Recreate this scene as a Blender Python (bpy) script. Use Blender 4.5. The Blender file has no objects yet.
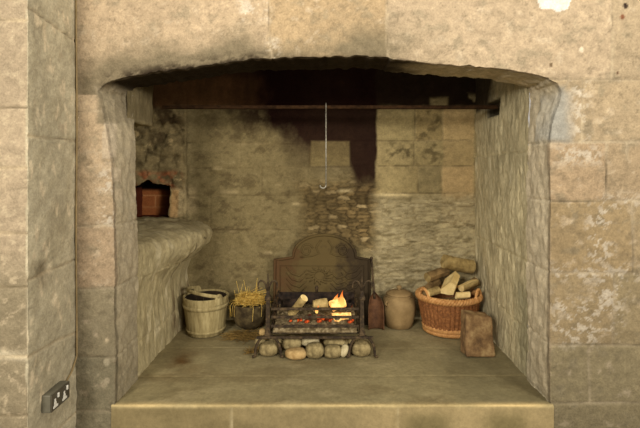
import bpy, bmesh, math, random
import numpy as np
from mathutils import Vector, Matrix, Euler

random.seed(7)
PI = math.pi
C = bpy.context.scene.collection
F, CX, CY, CAMY, CAMZ = 450.0, 328.0, 168.0, -2.48, 1.30


def wx(px, Y):
    return (px - CX) / F * (Y - CAMY)


def wz(py, Y):
    return CAMZ - (py - CY) / F * (Y - CAMY)


def lin(c):
    c = c / 255.0
    return c / 12.92 if c <= 0.04045 else ((c + 0.055) / 1.055) ** 2.4


def S(r, g, b):
    return np.array([lin(r), lin(g), lin(b)])


# ------------------------------------------------------------------ noise
def _hash(i, j, k, s=0):
    h = (i * 374761393 + j * 668265263 + k * 2147483647 + s * 974634777) & 0xFFFFFFFF
    h = ((h ^ (h >> 13)) * 1274126177) & 0xFFFFFFFF
    h = (h ^ (h >> 16)) & 0xFFFFFFFF
    return h / 4294967295.0


def vnoise(p, s=0):
    p = np.asarray(p, float)
    i = np.floor(p).astype(np.int64)
    f = p - i
    f = f * f * (3 - 2 * f)
    r = 0
    for a in (0, 1):
        for b in (0, 1):
            for c in (0, 1):
                w = (f[:, 0] if a else 1 - f[:, 0]) * (f[:, 1] if b else 1 - f[:, 1]) * (f[:, 2] if c else 1 - f[:, 2])
                r = r + w * _hash(i[:, 0] + a, i[:, 1] + b, i[:, 2] + c, s)
    return r * 2 - 1


def fbm(p, scale, octv=4, gain=0.5, s=0):
    p = np.asarray(p, float) * np.asarray(scale, float)
    r, a, t = 0, 1.0, 0
    for o in range(octv):
        r = r + a * vnoise(p + 17.3 * o, s + o)
        t += a
        a *= gain
        p = p * 2.03
    return r / t


def worley(u, v, s=0):
    iu, iv = np.floor(u).astype(np.int64), np.floor(v).astype(np.int64)
    f1 = np.full(len(u), 9.0)
    f2 = np.full(len(u), 9.0)
    idn = np.zeros(len(u))
    for a in (-1, 0, 1):
        for b in (-1, 0, 1):
            x, y = iu + a, iv + b
            hx, hy = _hash(x, y, x * 0, s), _hash(x, y, x * 0 + 5, s)
            d = np.hypot(x + 0.15 + 0.7 * hx - u, y + 0.15 + 0.7 * hy - v)
            new = d < f1
            f2 = np.where(new, f1, np.minimum(f2, d))
            idn = np.where(new, _hash(x, y, x * 0 + 9, s), idn)
            f1 = np.where(new, d, f1)
    return f1, f2, idn


def sstep(a, b, x):
    t = np.clip((x - a) / (b - a), 0, 1)
    return t * t * (3 - 2 * t)


def mix(c, d, m):
    return c * (1 - m[:, None]) + np.asarray(d) * m[:, None]


def seg_dist(u, v, segs):
    d = np.full(len(u), 9.0)
    for (x0, y0, x1, y1) in segs:
        dx, dy = x1 - x0, y1 - y0
        L = dx * dx + dy * dy + 1e-12
        t = np.clip(((u - x0) * dx + (v - y0) * dy) / L, 0, 1)
        d = np.minimum(d, np.hypot(u - x0 - t * dx, v - y0 - t * dy))
    return d


def box_mask(u, v, x0, y0, x1, y1, soft):
    return sstep(-soft, soft, np.minimum(np.minimum(u - x0, x1 - u), np.minimum(v - y0, y1 - v)))


# ------------------------------------------------------------------ materials
def nodes(name):
    m = bpy.data.materials.new(name)
    m.use_nodes = True
    nt = m.node_tree
    b = nt.nodes['Principled BSDF']
    return m, nt, b


def N(nt, typ, **kw):
    n = nt.nodes.new(typ)
    for k, v in kw.items():
        setattr(n, k, v)
    return n


def coords(nt, scale):
    tc = N(nt, 'ShaderNodeTexCoord')
    mp = N(nt, 'ShaderNodeMapping')
    mp.inputs['Scale'].default_value = scale
    nt.links.new(tc.outputs['Object'], mp.inputs['Vector'])
    return mp.outputs['Vector']


def noise_node(nt, vec, scale, detail=5.0, rough=0.6):
    n = N(nt, 'ShaderNodeTexNoise')
    n.inputs['Scale'].default_value = scale
    n.inputs['Detail'].default_value = detail
    n.inputs['Roughness'].default_value = rough
    nt.links.new(vec, n.inputs['Vector'])
    return n.outputs['Fac']


def maprange(nt, val, a, b, c, d):
    m = N(nt, 'ShaderNodeMapRange')
    for i, x in enumerate((a, b, c, d)):
        m.inputs[1 + i].default_value = x
    nt.links.new(val, m.inputs[0])
    return m.outputs[0]


def bump(nt, b, h, strength, dist):
    n = N(nt, 'ShaderNodeBump')
    n.inputs['Strength'].default_value = strength
    n.inputs['Distance'].default_value = dist
    nt.links.new(h, n.inputs['Height'])
    nt.links.new(n.outputs['Normal'], b.inputs['Normal'])


def stone_mat(name, stretch=(1, 1, 1), bs=0.5, fine=90, lo=0.80, hi=1.18):
    """stone whose colour comes from the mesh's own mineral map, broken up by fine noise"""
    m, nt, b = nodes(name)
    at = N(nt, 'ShaderNodeAttribute', attribute_name='Col')
    v = coords(nt, stretch)
    f1 = noise_node(nt, v, fine, 6, 0.7)
    f2 = noise_node(nt, v, fine * 0.22, 5, 0.65)
    k = maprange(nt, f1, 0.3, 0.7, lo, hi)
    k2 = maprange(nt, f2, 0.3, 0.7, lo + 0.05, hi - 0.04)
    mu = N(nt, 'ShaderNodeMath', operation='MULTIPLY')
    nt.links.new(k, mu.inputs[0])
    nt.links.new(k2, mu.inputs[1])
    mx = N(nt, 'ShaderNodeVectorMath', operation='SCALE')
    nt.links.new(at.outputs['Color'], mx.inputs[0])
    nt.links.new(mu.outputs[0], mx.inputs['Scale'])
    nt.links.new(mx.outputs[0], b.inputs['Base Color'])
    b.inputs['Roughness'].default_value = 0.93
    b.inputs['Specular IOR Level'].default_value = 0.03
    ad = N(nt, 'ShaderNodeMath', operation='ADD')
    nt.links.new(f1, ad.inputs[0])
    nt.links.new(f2, ad.inputs[1])
    bump(nt, b, ad.outputs[0], bs, 0.01)
    return m


def mat(name, ca, cb, scale=12, stretch=(1, 1, 1), rough=0.8, spec=0.2, metal=0.0, bs=0.3, bd=0.004, cc=None, pos=(0.35, 0.65), emit=None):
    """two or three colours mixed by noise"""
    m, nt, b = nodes(name)
    v = coords(nt, stretch)
    f = noise_node(nt, v, scale, 6, 0.65)
    r = N(nt, 'ShaderNodeValToRGB')
    r.color_ramp.elements[0].position = pos[0]
    r.color_ramp.elements[1].position = pos[1]
    r.color_ramp.elements[0].color = (*S(*ca), 1)
    r.color_ramp.elements[1].color = (*S(*cb), 1)
    if cc is not None:
        e = r.color_ramp.elements.new((pos[0] + pos[1]) / 2)
        e.color = (*S(*cc), 1)
    nt.links.new(f, r.inputs[0])
    nt.links.new(r.outputs[0], b.inputs['Base Color'])
    b.inputs['Roughness'].default_value = rough
    b.inputs['Specular IOR Level'].default_value = spec
    b.inputs['Metallic'].default_value = metal
    f2 = noise_node(nt, v, scale * 5, 4, 0.6)
    bump(nt, b, f2, bs, bd)
    if emit:
        r2 = N(nt, 'ShaderNodeValToRGB')
        r2.color_ramp.elements[0].position = emit[3]
        r2.color_ramp.elements[1].position = emit[4]
        r2.color_ramp.elements[0].color = (*S(*emit[0]), 1)
        r2.color_ramp.elements[1].color = (*S(*emit[1]), 1)
        nt.links.new(f, r2.inputs[0])
        nt.links.new(r2.outputs[0], b.inputs['Emission Color'])
        b.inputs['Emission Strength'].default_value = emit[2]
    return m


M = {}
M['stone'] = stone_mat('ashlar_stone', bs=0.55)
M['pecked'] = stone_mat('pecked_stone', stretch=(1.0, 2.2, 0.8), bs=0.9, fine=60, lo=0.78, hi=1.2)
M['hearthstone'] = stone_mat('hearth_stone', stretch=(1, 1, 1), bs=0.25, fine=45, lo=0.84, hi=1.14)
M['iron'] = mat('wrought_iron', (36, 28, 20), (84, 68, 46), 30, rough=0.75, spec=0.15, metal=0.0, cc=(56, 45, 31))
M['greyiron'] = mat('grey_iron', (112, 106, 92), (160, 154, 136), 60, rough=0.5, spec=0.4, metal=0.3)
M['rust'] = mat('rusty_bar', (38, 26, 16), (66, 46, 28), 30, rough=0.95, spec=0.05)
M['cobble'] = mat('cobble', (92, 80, 52), (150, 134, 94), 22, rough=0.9, bs=0.5, cc=(124, 109, 73))
M['cobble_tan'] = mat('cobble_tan', (140, 112, 68), (180, 152, 102), 20, rough=0.9, bs=0.4)
M['cobble_pale'] = mat('cobble_pale', (140, 128, 94), (190, 176, 138), 24, rough=0.9, bs=0.4)
M['ash'] = mat('ash', (58, 48, 34), (158, 142, 110), 40, rough=1, spec=0.05, bs=0.8, cc=(104, 90, 64), pos=(0.3, 0.7))
M['char'] = mat('charred_wood', (16, 12, 10), (52, 40, 30), 26, rough=0.85, bs=0.6)
M['ember'] = mat('ember', (40, 16, 10), (120, 50, 24), 30, rough=0.9, emit=((10, 2, 0), (255, 96, 24), 0.9, 0.5, 0.68))
M['glow'] = mat('glowing_wood', (150, 96, 40), (230, 190, 120), 22, rough=0.9, emit=((220, 92, 24), (255, 214, 120), 1.05, 0.36, 0.56))
M['bucket'] = mat('scrubbed_wood', (122, 107, 70), (162, 147, 104), 9, (4, 4, 0.7), rough=0.8, bs=0.25, cc=(144, 129, 88))
M['bucket_in'] = mat('bucket_inside', (30, 23, 14), (52, 40, 26), 10, (3, 3, 1), rough=0.9)
M['potiron'] = mat('dark_pot', (50, 40, 26), (100, 86, 56), 16, rough=0.8, spec=0.15, cc=(74, 62, 40))
M['straw'] = mat('straw', (190, 148, 56), (236, 204, 112), 30, rough=0.7)
M['straw_old'] = mat('old_straw', (96, 74, 36), (156, 126, 66), 30, rough=0.8)
M['jar'] = mat('stoneware', (118, 96, 62), (146, 122, 82), 8, rough=0.7, spec=0.15, bs=0.15, cc=(132, 109, 72))
M['shovel'] = mat('rusty_blade', (70, 45, 27), (104, 70, 43), 18, rough=0.7, bs=0.3)
M['wick'] = mat('wicker', (106, 68, 37), (158, 108, 62), 60, rough=0.65, spec=0.2, cc=(132, 84, 47))
M['wickpale'] = mat('wicker_pale', (168, 116, 62), (206, 156, 96), 40, rough=0.6, spec=0.3)
M['bark'] = mat('bark', (124, 104, 62), (178, 154, 100), 18, (1, 1, 1), rough=0.95, bs=0.8, cc=(150, 128, 80))
M['barkdark'] = mat('bark_dark', (96, 76, 46), (150, 122, 78), 18, rough=0.95, bs=0.8)
M['wood'] = mat('split_wood', (206, 176, 110), (240, 214, 150), 14, (1, 1, 1), rough=0.8, bs=0.4)
M['block'] = mat('worn_block', (92, 70, 46), (158, 132, 90), 13, rough=0.9, bs=0.8, cc=(126, 98, 64))
M['metalbox'] = mat('grey_metal', (82, 78, 64), (98, 94, 78), 20, rough=0.5, spec=0.4, bs=0.05)
M['plate'] = mat('dark_plate', (62, 56, 44), (78, 72, 58), 20, rough=0.45, spec=0.4, bs=0.05)
M['whiteplastic'] = mat('pale_plastic', (208, 204, 190), (224, 220, 206), 20, rough=0.4, spec=0.4, bs=0.02)
M['cable'] = mat('cable_sheath', (122, 104, 70), (146, 126, 88), 20, rough=0.7)


def flame_mat():
    m, nt, b = nodes('flame')
    nt.nodes.remove(b)
    out = nt.nodes['Material Output']
    tc = N(nt, 'ShaderNodeTexCoord')
    sp = N(nt, 'ShaderNodeSeparateXYZ')
    nt.links.new(tc.outputs['Generated'], sp.inputs[0])
    r = N(nt, 'ShaderNodeValToRGB')
    r.color_ramp.elements[0].color = (*S(255, 206, 110), 1)
    r.color_ramp.elements[1].color = (*S(255, 96, 10), 1)
    nt.links.new(sp.outputs['Z'], r.inputs[0])
    e = N(nt, 'ShaderNodeEmission')
    e.inputs['Strength'].default_value = 1.5
    nt.links.new(r.outputs[0], e.inputs[0])
    t = N(nt, 'ShaderNodeBsdfTransparent')
    ms = N(nt, 'ShaderNodeMixShader')
    f = maprange(nt, sp.outputs['Z'], 0.2, 1.0, 0.95, 0.3)
    nt.links.new(f, ms.inputs[0])
    nt.links.new(t.outputs[0], ms.inputs[1])
    nt.links.new(e.outputs[0], ms.inputs[2])
    nt.links.new(ms.outputs[0], out.inputs['Surface'])
    return m


M['flame'] = flame_mat()


def fireback_mat():
    m, nt, b = nodes('cast_iron_fireback')
    v = coords(nt, (1, 1, 1))
    f = noise_node(nt, v, 9, 6, 0.65)
    sp = N(nt, 'ShaderNodeSeparateXYZ')
    nt.links.new(v, sp.inputs[0])
    ad = N(nt, 'ShaderNodeMath', operation='MULTIPLY_ADD')
    nt.links.new(f, ad.inputs[0])
    ad.inputs[1].default_value = 0.75
    nt.links.new(sp.outputs['X'], ad.inputs[2])
    r = N(nt, 'ShaderNodeValToRGB')
    cr = r.color_ramp
    cr.elements[0].position, cr.elements[0].color = 0.0, (*S(80, 58, 36), 1)
    cr.elements[1].position, cr.elements[1].color = 0.62, (*S(54, 44, 30), 1)
    for p, c in ((0.10, (78, 60, 36)), (0.18, (84, 70, 42)), (0.42, (86, 72, 43))):
        e = cr.elements.new(p)
        e.color = (*S(*c), 1)
    nt.links.new(ad.outputs[0], r.inputs[0])
    nt.links.new(r.outputs[0], b.inputs['Base Color'])
    b.inputs['Roughness'].default_value = 0.9
    b.inputs['Specular IOR Level'].default_value = 0.1
    bump(nt, b, noise_node(nt, v, 60, 4), 0.6, 0.006)
    return m


M['fireback'] = fireback_mat()


# ------------------------------------------------------------------ helpers
def link(name, bm, mats, parent=None, smooth=True, loc=None):
    me = bpy.data.meshes.new(name)
    bm.normal_update()
    bm.to_mesh(me)
    bm.free()
    for m in (mats if isinstance(mats, (list, tuple)) else [mats]):
        me.materials.append(m)
    if smooth:
        for p in me.polygons:
            p.use_smooth = True
    o = bpy.data.objects.new(name, me)
    C.objects.link(o)
    if parent is not None:
        o.parent = parent
    if loc is not None:
        o.location = loc
    return o


def tag(o, label, cat=None, group=None, kind=None):
    o['label'] = label
    if cat:
        o['category'] = cat
    if group:
        o['group'] = group
    if kind:
        o['kind'] = kind
    return o


def thing(name, label, cat, loc=(0, 0, 0), rz=0.0, group=None):
    o = bpy.data.objects.new(name, None)
    o.empty_display_size = 0.05
    C.objects.link(o)
    o.location = loc
    o.rotation_euler = (0, 0, rz)
    return tag(o, label, cat, group)


def box(bm, x0, x1, y0, y1, z0, z1, bev=0.0, seg=2):
    r = bmesh.ops.create_cube(bm, size=1.0)
    vs = r['verts']
    for v in vs:
        v.co = Vector(((x0 + x1) / 2 + v.co.x * (x1 - x0), (y0 + y1) / 2 + v.co.y * (y1 - y0), (z0 + z1) / 2 + v.co.z * (z1 - z0)))
    if bev:
        es = list({e for v in vs for e in v.link_edges})
        bmesh.ops.bevel(bm, geom=es, offset=bev, segments=seg, affect='EDGES', profile=0.5)
    return vs


def tube(bm, pts, rad, sides=8, caps=True, closed=False, flat=(1, 1), mi=0, up=None):
    pts = [Vector(p) for p in pts]
    n = len(pts)
    if not isinstance(rad, (list, tuple)):
        rad = [rad] * n
    rings = []
    prev = None
    for i, p in enumerate(pts):
        a = pts[(i - 1) % n] if closed or i > 0 else p
        b = pts[(i + 1) % n] if closed or i < n - 1 else p
        t = (b - a).normalized()
        if prev is None:
            u = Vector(up) if up else (Vector((0, 0, 1)) if abs(t.z) < 0.9 else Vector((0, 1, 0)))
        else:
            u = prev
        u = (u - t * u.dot(t)).normalized()
        prev = u
        w = t.cross(u)
        rings.append([bm.verts.new(p + (u * math.cos(2 * PI * k / sides + PI / sides) * flat[0] + w * math.sin(2 * PI * k / sides + PI / sides) * flat[1]) * rad[i]) for k in range(sides)])
    m = n if closed else n - 1
    for i in range(m):
        A, B = rings[i], rings[(i + 1) % n]
        for k in range(sides):
            f = bm.faces.new((A[k], A[(k + 1) % sides], B[(k + 1) % sides], B[k]))
            f.material_index = mi
    if caps and not closed:
        bm.faces.new(rings[0][::-1]).material_index = mi
        bm.faces.new(rings[-1]).material_index = mi
    return rings


def lathe(bm, prof, seg=48, sx=1.0, sy=1.0, cap0=True, cap1=False, fn=None):
    rings = []
    for i, (r, z) in enumerate(prof):
        ring = []
        for k in range(seg):
            a = 2 * PI * k / seg
            rr = r + (fn(a, z, i) if fn else 0)
            ring.append(bm.verts.new((rr * math.cos(a) * sx, rr * math.sin(a) * sy, z)))
        rings.append(ring)
    for A, B in zip(rings, rings[1:]):
        for k in range(seg):
            bm.faces.new((A[k], A[(k + 1) % seg], B[(k + 1) % seg], B[k]))
    if cap0:
        bm.faces.new(rings[0][::-1])
    if cap1:
        bm.faces.new(rings[-1])
    return rings


def arc(cx, cz, r, a0, a1, n, y=0.0):
    return [(cx + r * math.cos(a0 + (a1 - a0) * i / n), y, cz + r * math.sin(a0 + (a1 - a0) * i / n)) for i in range(n + 1)]


def noisy(bm, amp, scale, seed=0):
    bm.normal_update()
    P = np.array([v.co[:] for v in bm.verts])
    d = fbm(P, scale, 4, 0.5, seed) * amp
    for v, x in zip(list(bm.verts), d):
        v.co += v.normal * float(x)


# ------------------------------------------------------------------ big stone surfaces
def grid_bm(us, vs, fn, keep=None):
    """mesh grid: fn(u, v) gives the point, keep(uc, vc) masks faces"""
    bm = bmesh.new()
    U, V = np.meshgrid(us, vs, indexing='ij')
    P = fn(U.ravel(), V.ravel()).reshape(len(us), len(vs), 3)
    uc, vc = (us[:-1] + us[1:]) / 2, (vs[:-1] + vs[1:]) / 2
    UC, VC = np.meshgrid(uc, vc, indexing='ij')
    K = np.ones(UC.shape, bool) if keep is None else keep(UC.ravel(), VC.ravel()).reshape(UC.shape)
    used = np.zeros(U.shape, bool)
    used[:-1, :-1] |= K
    used[1:, :-1] |= K
    used[:-1, 1:] |= K
    used[1:, 1:] |= K
    vv = {}
    for i, j in zip(*np.nonzero(used)):
        vv[(i, j)] = bm.verts.new(P[i, j])
    for i, j in zip(*np.nonzero(K)):
        bm.faces.new((vv[(i, j)], vv[(i + 1, j)], vv[(i + 1, j + 1)], vv[(i, j + 1)]))
    return bm


def in_poly(x, z, poly):
    c = np.zeros(len(x), bool)
    n = len(poly)
    for i in range(n):
        x0, z0 = poly[i]
        x1, z1 = poly[(i + 1) % n]
        if z0 == z1:
            continue
        cond = ((z0 > z) != (z1 > z)) & (x < (x1 - x0) * (z - z0) / (z1 - z0) + x0)
        c ^= cond
    return c


def snap_poly(x, z, poly):
    best = None
    for i in range(len(poly)):
        x0, z0 = poly[i]
        x1, z1 = poly[(i + 1) % len(poly)]
        dx, dz = x1 - x0, z1 - z0
        L = dx * dx + dz * dz + 1e-12
        t = max(0, min(1, ((x - x0) * dx + (z - z0) * dz) / L))
        qx, qz = x0 + t * dx, z0 + t * dz
        d = (qx - x) ** 2 + (qz - z) ** 2
        if best is None or d < best[0]:
            best = (d, qx, qz)
    return best[1], best[2]


def holed_wall(x0, x1, z0, z1, step, Y, poly, depth, dstep, shear=None, bottom_open=False):
    xs = np.arange(x0, x1 + step / 2, step)
    zs = np.arange(z0, z1 + step / 2, step)
    bm = grid_bm(xs, zs, lambda u, v: np.stack([u, u * 0 + Y, v], 1), lambda u, v: ~in_poly(u, v, poly))
    bnd = [e for e in bm.edges if len(e.link_faces) == 1]

    def inner(e):
        for v in e.verts:
            if abs(v.co.x - xs[0]) < 1e-6 or abs(v.co.x - xs[-1]) < 1e-6 or abs(v.co.z - zs[-1]) < 1e-6:
                return False
        return not all(abs(v.co.z - zs[0]) < 1e-6 for v in e.verts)
    hole = [e for e in bnd if inner(e)]
    hv = {v for e in hole for v in e.verts}
    for v in hv:
        zz = v.co.z
        v.co.x, v.co.z = snap_poly(v.co.x, v.co.z, poly)
        if abs(zz - zs[0]) < 1e-6:
            v.co.z = zz
    bmesh.ops.remove_doubles(bm, verts=list(hv), dist=step * 0.45)
    bad = [f for f in bm.faces if f.calc_area() < step * step * 0.02]
    bmesh.ops.dissolve_degenerate(bm, dist=step * 0.1, edges=list({e for f in bad for e in f.edges}))
    edges = [e for e in bm.edges if len(e.link_faces) == 1 and inner(e)]
    n = max(1, int(round(depth / dstep)))
    for i in range(n):
        r = bmesh.ops.extrude_edge_only(bm, edges=edges)
        nv = [g for g in r['geom'] if isinstance(g, bmesh.types.BMVert)]
        edges = [g for g in r['geom'] if isinstance(g, bmesh.types.BMEdge) and all(v in set(nv) for v in g.verts)] if False else [g for g in r['geom'] if isinstance(g, bmesh.types.BMEdge)]
        for v in nv:
            v.co.y += depth / n
            if shear:
                v.co.x += shear(v.co.x) * depth / n
    bmesh.ops.recalc_face_normals(bm, faces=bm.faces)
    s = sum(f.normal.y for f in bm.faces if abs(f.calc_center_median().y - Y) < 1e-4)
    if s > 0:
        bmesh.ops.reverse_faces(bm, faces=bm.faces)
    return bm


def finish_surface(name, bm, mats, dispf, colf, orient=None):
    bm.normal_update()
    bm.verts.ensure_lookup_table()
    P = np.array([v.co[:] for v in bm.verts])
    Nn = np.array([v.normal[:] for v in bm.verts])
    d = dispf(P, Nn)
    Q = P + Nn * d[:, None]
    for v, q in zip(bm.verts, Q):
        v.co = q
    col = np.clip(colf(P, Nn), 0.0, 1.0)
    lum = col @ np.array([0.3, 0.59, 0.11])
    k = 0.25 if name in ('wall_front', 'wall_outer') else 0.09
    col = col * (1 - k) + lum[:, None] * k * np.array([1.06, 0.99, 0.88])
    o = link(name, bm, mats)
    at = o.data.color_attributes.new('Col', 'FLOAT_COLOR', 'POINT')
    at.data.foreach_set('color', np.concatenate([col, np.ones((len(col), 1))], 1).astype(np.float32).ravel())
    o['kind'] = 'structure'
    return o


# ============================================================ chimney breast (wall_front)
def fx(px): return wx(px, 0)
def fz(py): return wz(py, 0)


OPEN_PX = [(115, 500), (115, 260), (114, 210), (111, 165), (106, 130), (101, 105), (97, 91), (104, 84.5), (118, 79.5), (135, 76), (155, 72.5), (180, 69), (205, 66),
           (235, 62), (262, 58.5), (270, 59.5), (300, 57.5), (340, 56.5), (386, 57.5), (392, 60), (420, 62), (450, 64.5), (480, 67), (505, 69.5), (528, 73), (545, 78), (558, 84),
           (562, 92), (557, 108), (552, 124), (550, 142), (549.5, 300), (549.5, 500)]
def rough_outline(pts):
    rr = random.Random(3)
    out = []
    for (x0, y0), (x1, y1) in zip(pts, pts[1:]):
        n = max(1, int(math.hypot(x1 - x0, y1 - y0) / 5)) if max(y0, y1) < 100 else 1
        amp = 1.2 if x0 < 470 else 0.5
        for i in range(n):
            t = i / n
            out.append((x0 + (x1 - x0) * t, y0 + (y1 - y0) * t + (amp * (rr.random() - 0.5) * 2 if n > 1 and i else 0)))
    return out + [pts[-1]]


OPEN = [(fx(a), fz(b)) for a, b in rough_outline(OPEN_PX)]


def px_seg(l, Y=0):
    return [(wx(a, Y), wz(b, Y), wx(c, Y), wz(d, Y)) for a, b, c, d in l]


FRONT_JOINTS = px_seg([
    (268, -60, 269, 30), (269, 30, 272, 60), (388, -60, 387, 25), (387, 25, 389, 60), (612, -80, 612, 79), (545, 80, 760, 79),
    (75, 111, 99, 110), (75, 227, 115, 226), (75, 288, 115, 288), (75, 356, 115, 357), (75, 412, 115, 412), (75, -20, 268, -22),
    (550, 142, 760, 142), (550, 201, 760, 200), (550, 273, 760, 273), (550, 345, 760, 346), (550, 403, 760, 402),
    (582, 80, 583, 142), (628, 142, 628, 160), (607, 142, 606, 201), (633, 201, 633, 273), (614, 273, 614, 345), (590, 345, 590, 403), (660, 345, 660, 403), (680, 142, 680, 273),
    (388, -25, 612, -26)])
FRONT_BLOCKS = [  # px rectangles and their own stone colour
    ((75, -60, 269, 80), (196, 168, 122), 3), ((269, -60, 388, 62), (186, 156, 104), 3), ((388, -60, 612, 80), (194, 168, 124), 3), ((612, -80, 760, 79), (182, 158, 114), 3),
    ((75, 85, 100, 111), (200, 172, 126), 2), ((75, 111, 116, 227), (192, 164, 118), 2), ((75, 227, 116, 288), (194, 164, 118), 2), ((75, 288, 116, 356), (164, 148, 106), 2), ((75, 356, 116, 500), (152, 140, 102), 2),
    ((550, 142, 607, 201), (192, 161, 112), 2), ((607, 142, 760, 201), (188, 160, 112), 2), ((550, 80, 760, 142), (190, 164, 116), 2), ((550, 201, 633, 273), (178, 150, 96), 2), ((633, 201, 760, 273), (182, 156, 104), 2),
    ((550, 273, 614, 345), (176, 150, 98), 2), ((614, 273, 760, 345), (170, 148, 98), 2), ((550, 345, 760, 403), (164, 146, 98), 2), ((550, 403, 760, 520), (156, 138, 92), 2)]


def front_disp(P, Nn):
    u, v = P[:, 0] + 0.006 * fbm(P, 5, 2, s=3), P[:, 2] + 0.006 * fbm(P, 5, 2, s=4)
    j = seg_dist(u, v, FRONT_JOINTS)
    e = np.hypot(np.abs(P[:, 1]), np.abs(poly_dist(P)))
    worn = np.exp(-(e / 0.022) ** 2) * (0.003 + 0.005 * np.clip(fbm(P, 9, 3, s=8) + 0.35, 0, 1))
    soff = sstep(0.02, 0.10, P[:, 1]) * (P[:, 2] > 1.6)
    d = 0.010 * fbm(P, 3.5, 3, s=1) + 0.005 * fbm(P, 22, 4, s=2) - 0.007 * np.exp(-(j / 0.006) ** 2) - worn
    d = d - soff * 0.02 * np.abs(fbm(P, 14, 4, s=11))
    rev = sstep(0.005, 0.03, P[:, 1]) * (P[:, 2] < 1.75)
    d = d + rev * 0.010 * fbm(P, (30, 30, 12), 3, s=21)
    return d


def poly_dist(P):
    return seg_dist(P[:, 0], P[:, 2], [(*OPEN[i], *OPEN[i + 1]) for i in range(len(OPEN) - 1)])


def front_col(P, Nn):
    u, v = P[:, 0], P[:, 2]
    n = len(u)
    c = np.tile(S(188, 161, 114), (n, 1))
    uu, vv = u + 0.012 * fbm(P, 9, 3, s=31), v + 0.012 * fbm(P, 9, 3, s=32)
    for (a, b, cc, d), colr, soft in FRONT_BLOCKS:
        m = box_mask(uu, vv, fx(a), fz(d), fx(cc), fz(b), soft / 181.0)
        c = mix(c, S(*colr), m)
    # weathering
    big = fbm(P, 3.2, 4, s=40)
    c = c * (1 + 0.16 * big)[:, None]
    sm = fbm(P, 14, 5, 0.6, s=41)
    c = mix(c, S(150, 136, 100), sstep(0.12, 0.5, sm) * 0.55)
    c = mix(c, S(214, 190, 146), sstep(0.22, 0.5, fbm(P, 18, 5, 0.62, s=43)) * 0.6)
    gr = fbm(P, 45, 4, 0.7, s=241)
    c = c * (1 + 0.13 * gr)[:, None]
    c = mix(c, S(128, 112, 80), sstep(0.12, 0.38, fbm(P, (20, 20, 26), 5, 0.68, s=242)) * 0.28)
    c = mix(c, S(112, 96, 66), sstep(0.28, 0.42, fbm(P, 34, 4, 0.7, s=243)) * 0.35)
    # grey dirt band above the arch, left half
    up = poly_dist(P)
    arch = (v > fz(95)) & (P[:, 1] < 0.02)
    dirt = np.exp(-(up / 0.16) ** 2) * arch * np.clip(0.6 + 1.1 * fbm(P, (4, 4, 7), 4, s=45), 0, 1) * (1 - sstep(fx(385), fx(470), u))
    c = mix(c, S(126, 112, 78), np.clip(dirt * 1.25, 0, 0.9))
    pit = np.exp(-(up / 0.042) ** 2) * arch * sstep(-0.22, 0.12, fbm(P, (18, 18, 34), 5, 0.68, s=244)) * sstep(fx(95), fx(110), u) * (1 - sstep(fx(240), fx(300), u))
    c = mix(c, S(50, 38, 24), pit * 0.9)
    # flaking white limewash near the joints on the right jamb
    fl = sstep(0.06, 0.16, fbm(P, 34, 5, 0.75, s=47) + 0.35 * fbm(P, 9, 3, s=48))
    zone = np.zeros(n)
    for a, b, cc, d in ((572, 84, 588, 142), (556, 148, 600, 162), (588, 206, 612, 262), (553, 300, 600, 345), (596, 274, 622, 332), (552, 266, 640, 280), (600, 196, 640, 208), (270, 40, 276, 60), (240, 0, 268, 18), (110, 120, 118, 160), (100, 170, 117, 240), (100, 92, 112, 112)):
        zone = np.maximum(zone, box_mask(u, v, fx(a), fz(d), fx(cc), fz(b), 0.05))
    c = mix(c, S(222, 206, 172), fl * zone * 0.8)
    # broken corner of the right jamb, bluish
    bl = box_mask(uu, vv, fx(548), fz(141), fx(566), fz(86), 0.02)
    c = mix(c, S(146, 140, 118), bl * 0.85)
    # pale stones on the corner of left jamb
    c = mix(c, S(140, 124, 88), box_mask(uu, vv, fx(96), fz(124), fx(112), fz(88), 0.012) * 0.7)
    # paint patch, plugs
    pp = in_poly(u + 0.008 * fbm(P, 16, 3, s=50), v + 0.010 * fbm(P, 16, 3, s=51), [(fx(538), fz(-6)), (fx(539), fz(8)), (fx(553), fz(9)), (fx(558), fz(12)), (fx(568), fz(10)), (fx(571), fz(-2)), (fx(566), fz(-8))])
    c = mix(c, S(238, 228, 206), pp * 1.0)
    for a, b, r, colr in ((625, 6, 2.6, (60, 44, 34)), (622, 17, 2.4, (140, 82, 44)), (551, 65, 1.8, (120, 96, 62)), (581, 50, 2.5, (226, 204, 164)), (77 + 30, 362, 3.4, (206, 190, 146)), (107, 381, 3, (196, 178, 136)), (617, 73, 1.5, (110, 74, 46)), (107, 340, 2, (214, 190, 140)), (71, 379, 4, (176, 112, 66))):
        dd = np.hypot(u - fx(a), (v - fz(b)) * 0.8)
        c = mix(c, S(*colr), (1 - sstep(r * 0.7 / 181, r * 1.15 / 181, dd)) * (P[:, 1] < 0.02))
    # joints
    u2, v2 = P[:, 0] + 0.006 * fbm(P, 5, 2, s=3), P[:, 2] + 0.006 * fbm(P, 5, 2, s=4)
    j = seg_dist(u2, v2, FRONT_JOINTS)
    jn = np.clip(0.65 + 0.9 * fbm(P, 7, 3, s=52), 0, 1)
    c = mix(c, S(206, 184, 138), np.exp(-(j / 0.008) ** 2) * jn * 0.8 * (P[:, 1] < 0.03))
    c = mix(c, S(96, 80, 52), np.exp(-(j / 0.0035) ** 2) * (1 - jn) * 0.9)
    # reveal faces: greyer stone; soffit: soot
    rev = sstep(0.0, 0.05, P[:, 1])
    c = mix(c, np.where((u < 0)[:, None], S(172, 157, 118), S(206, 190, 148)) * (1 + 0.22 * fbm(P, (14, 14, 6), 4, s=60) + 0.3 * fbm(P, (30, 30, 18), 4, 0.7, s=245))[:, None], rev * 0.85)
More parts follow.
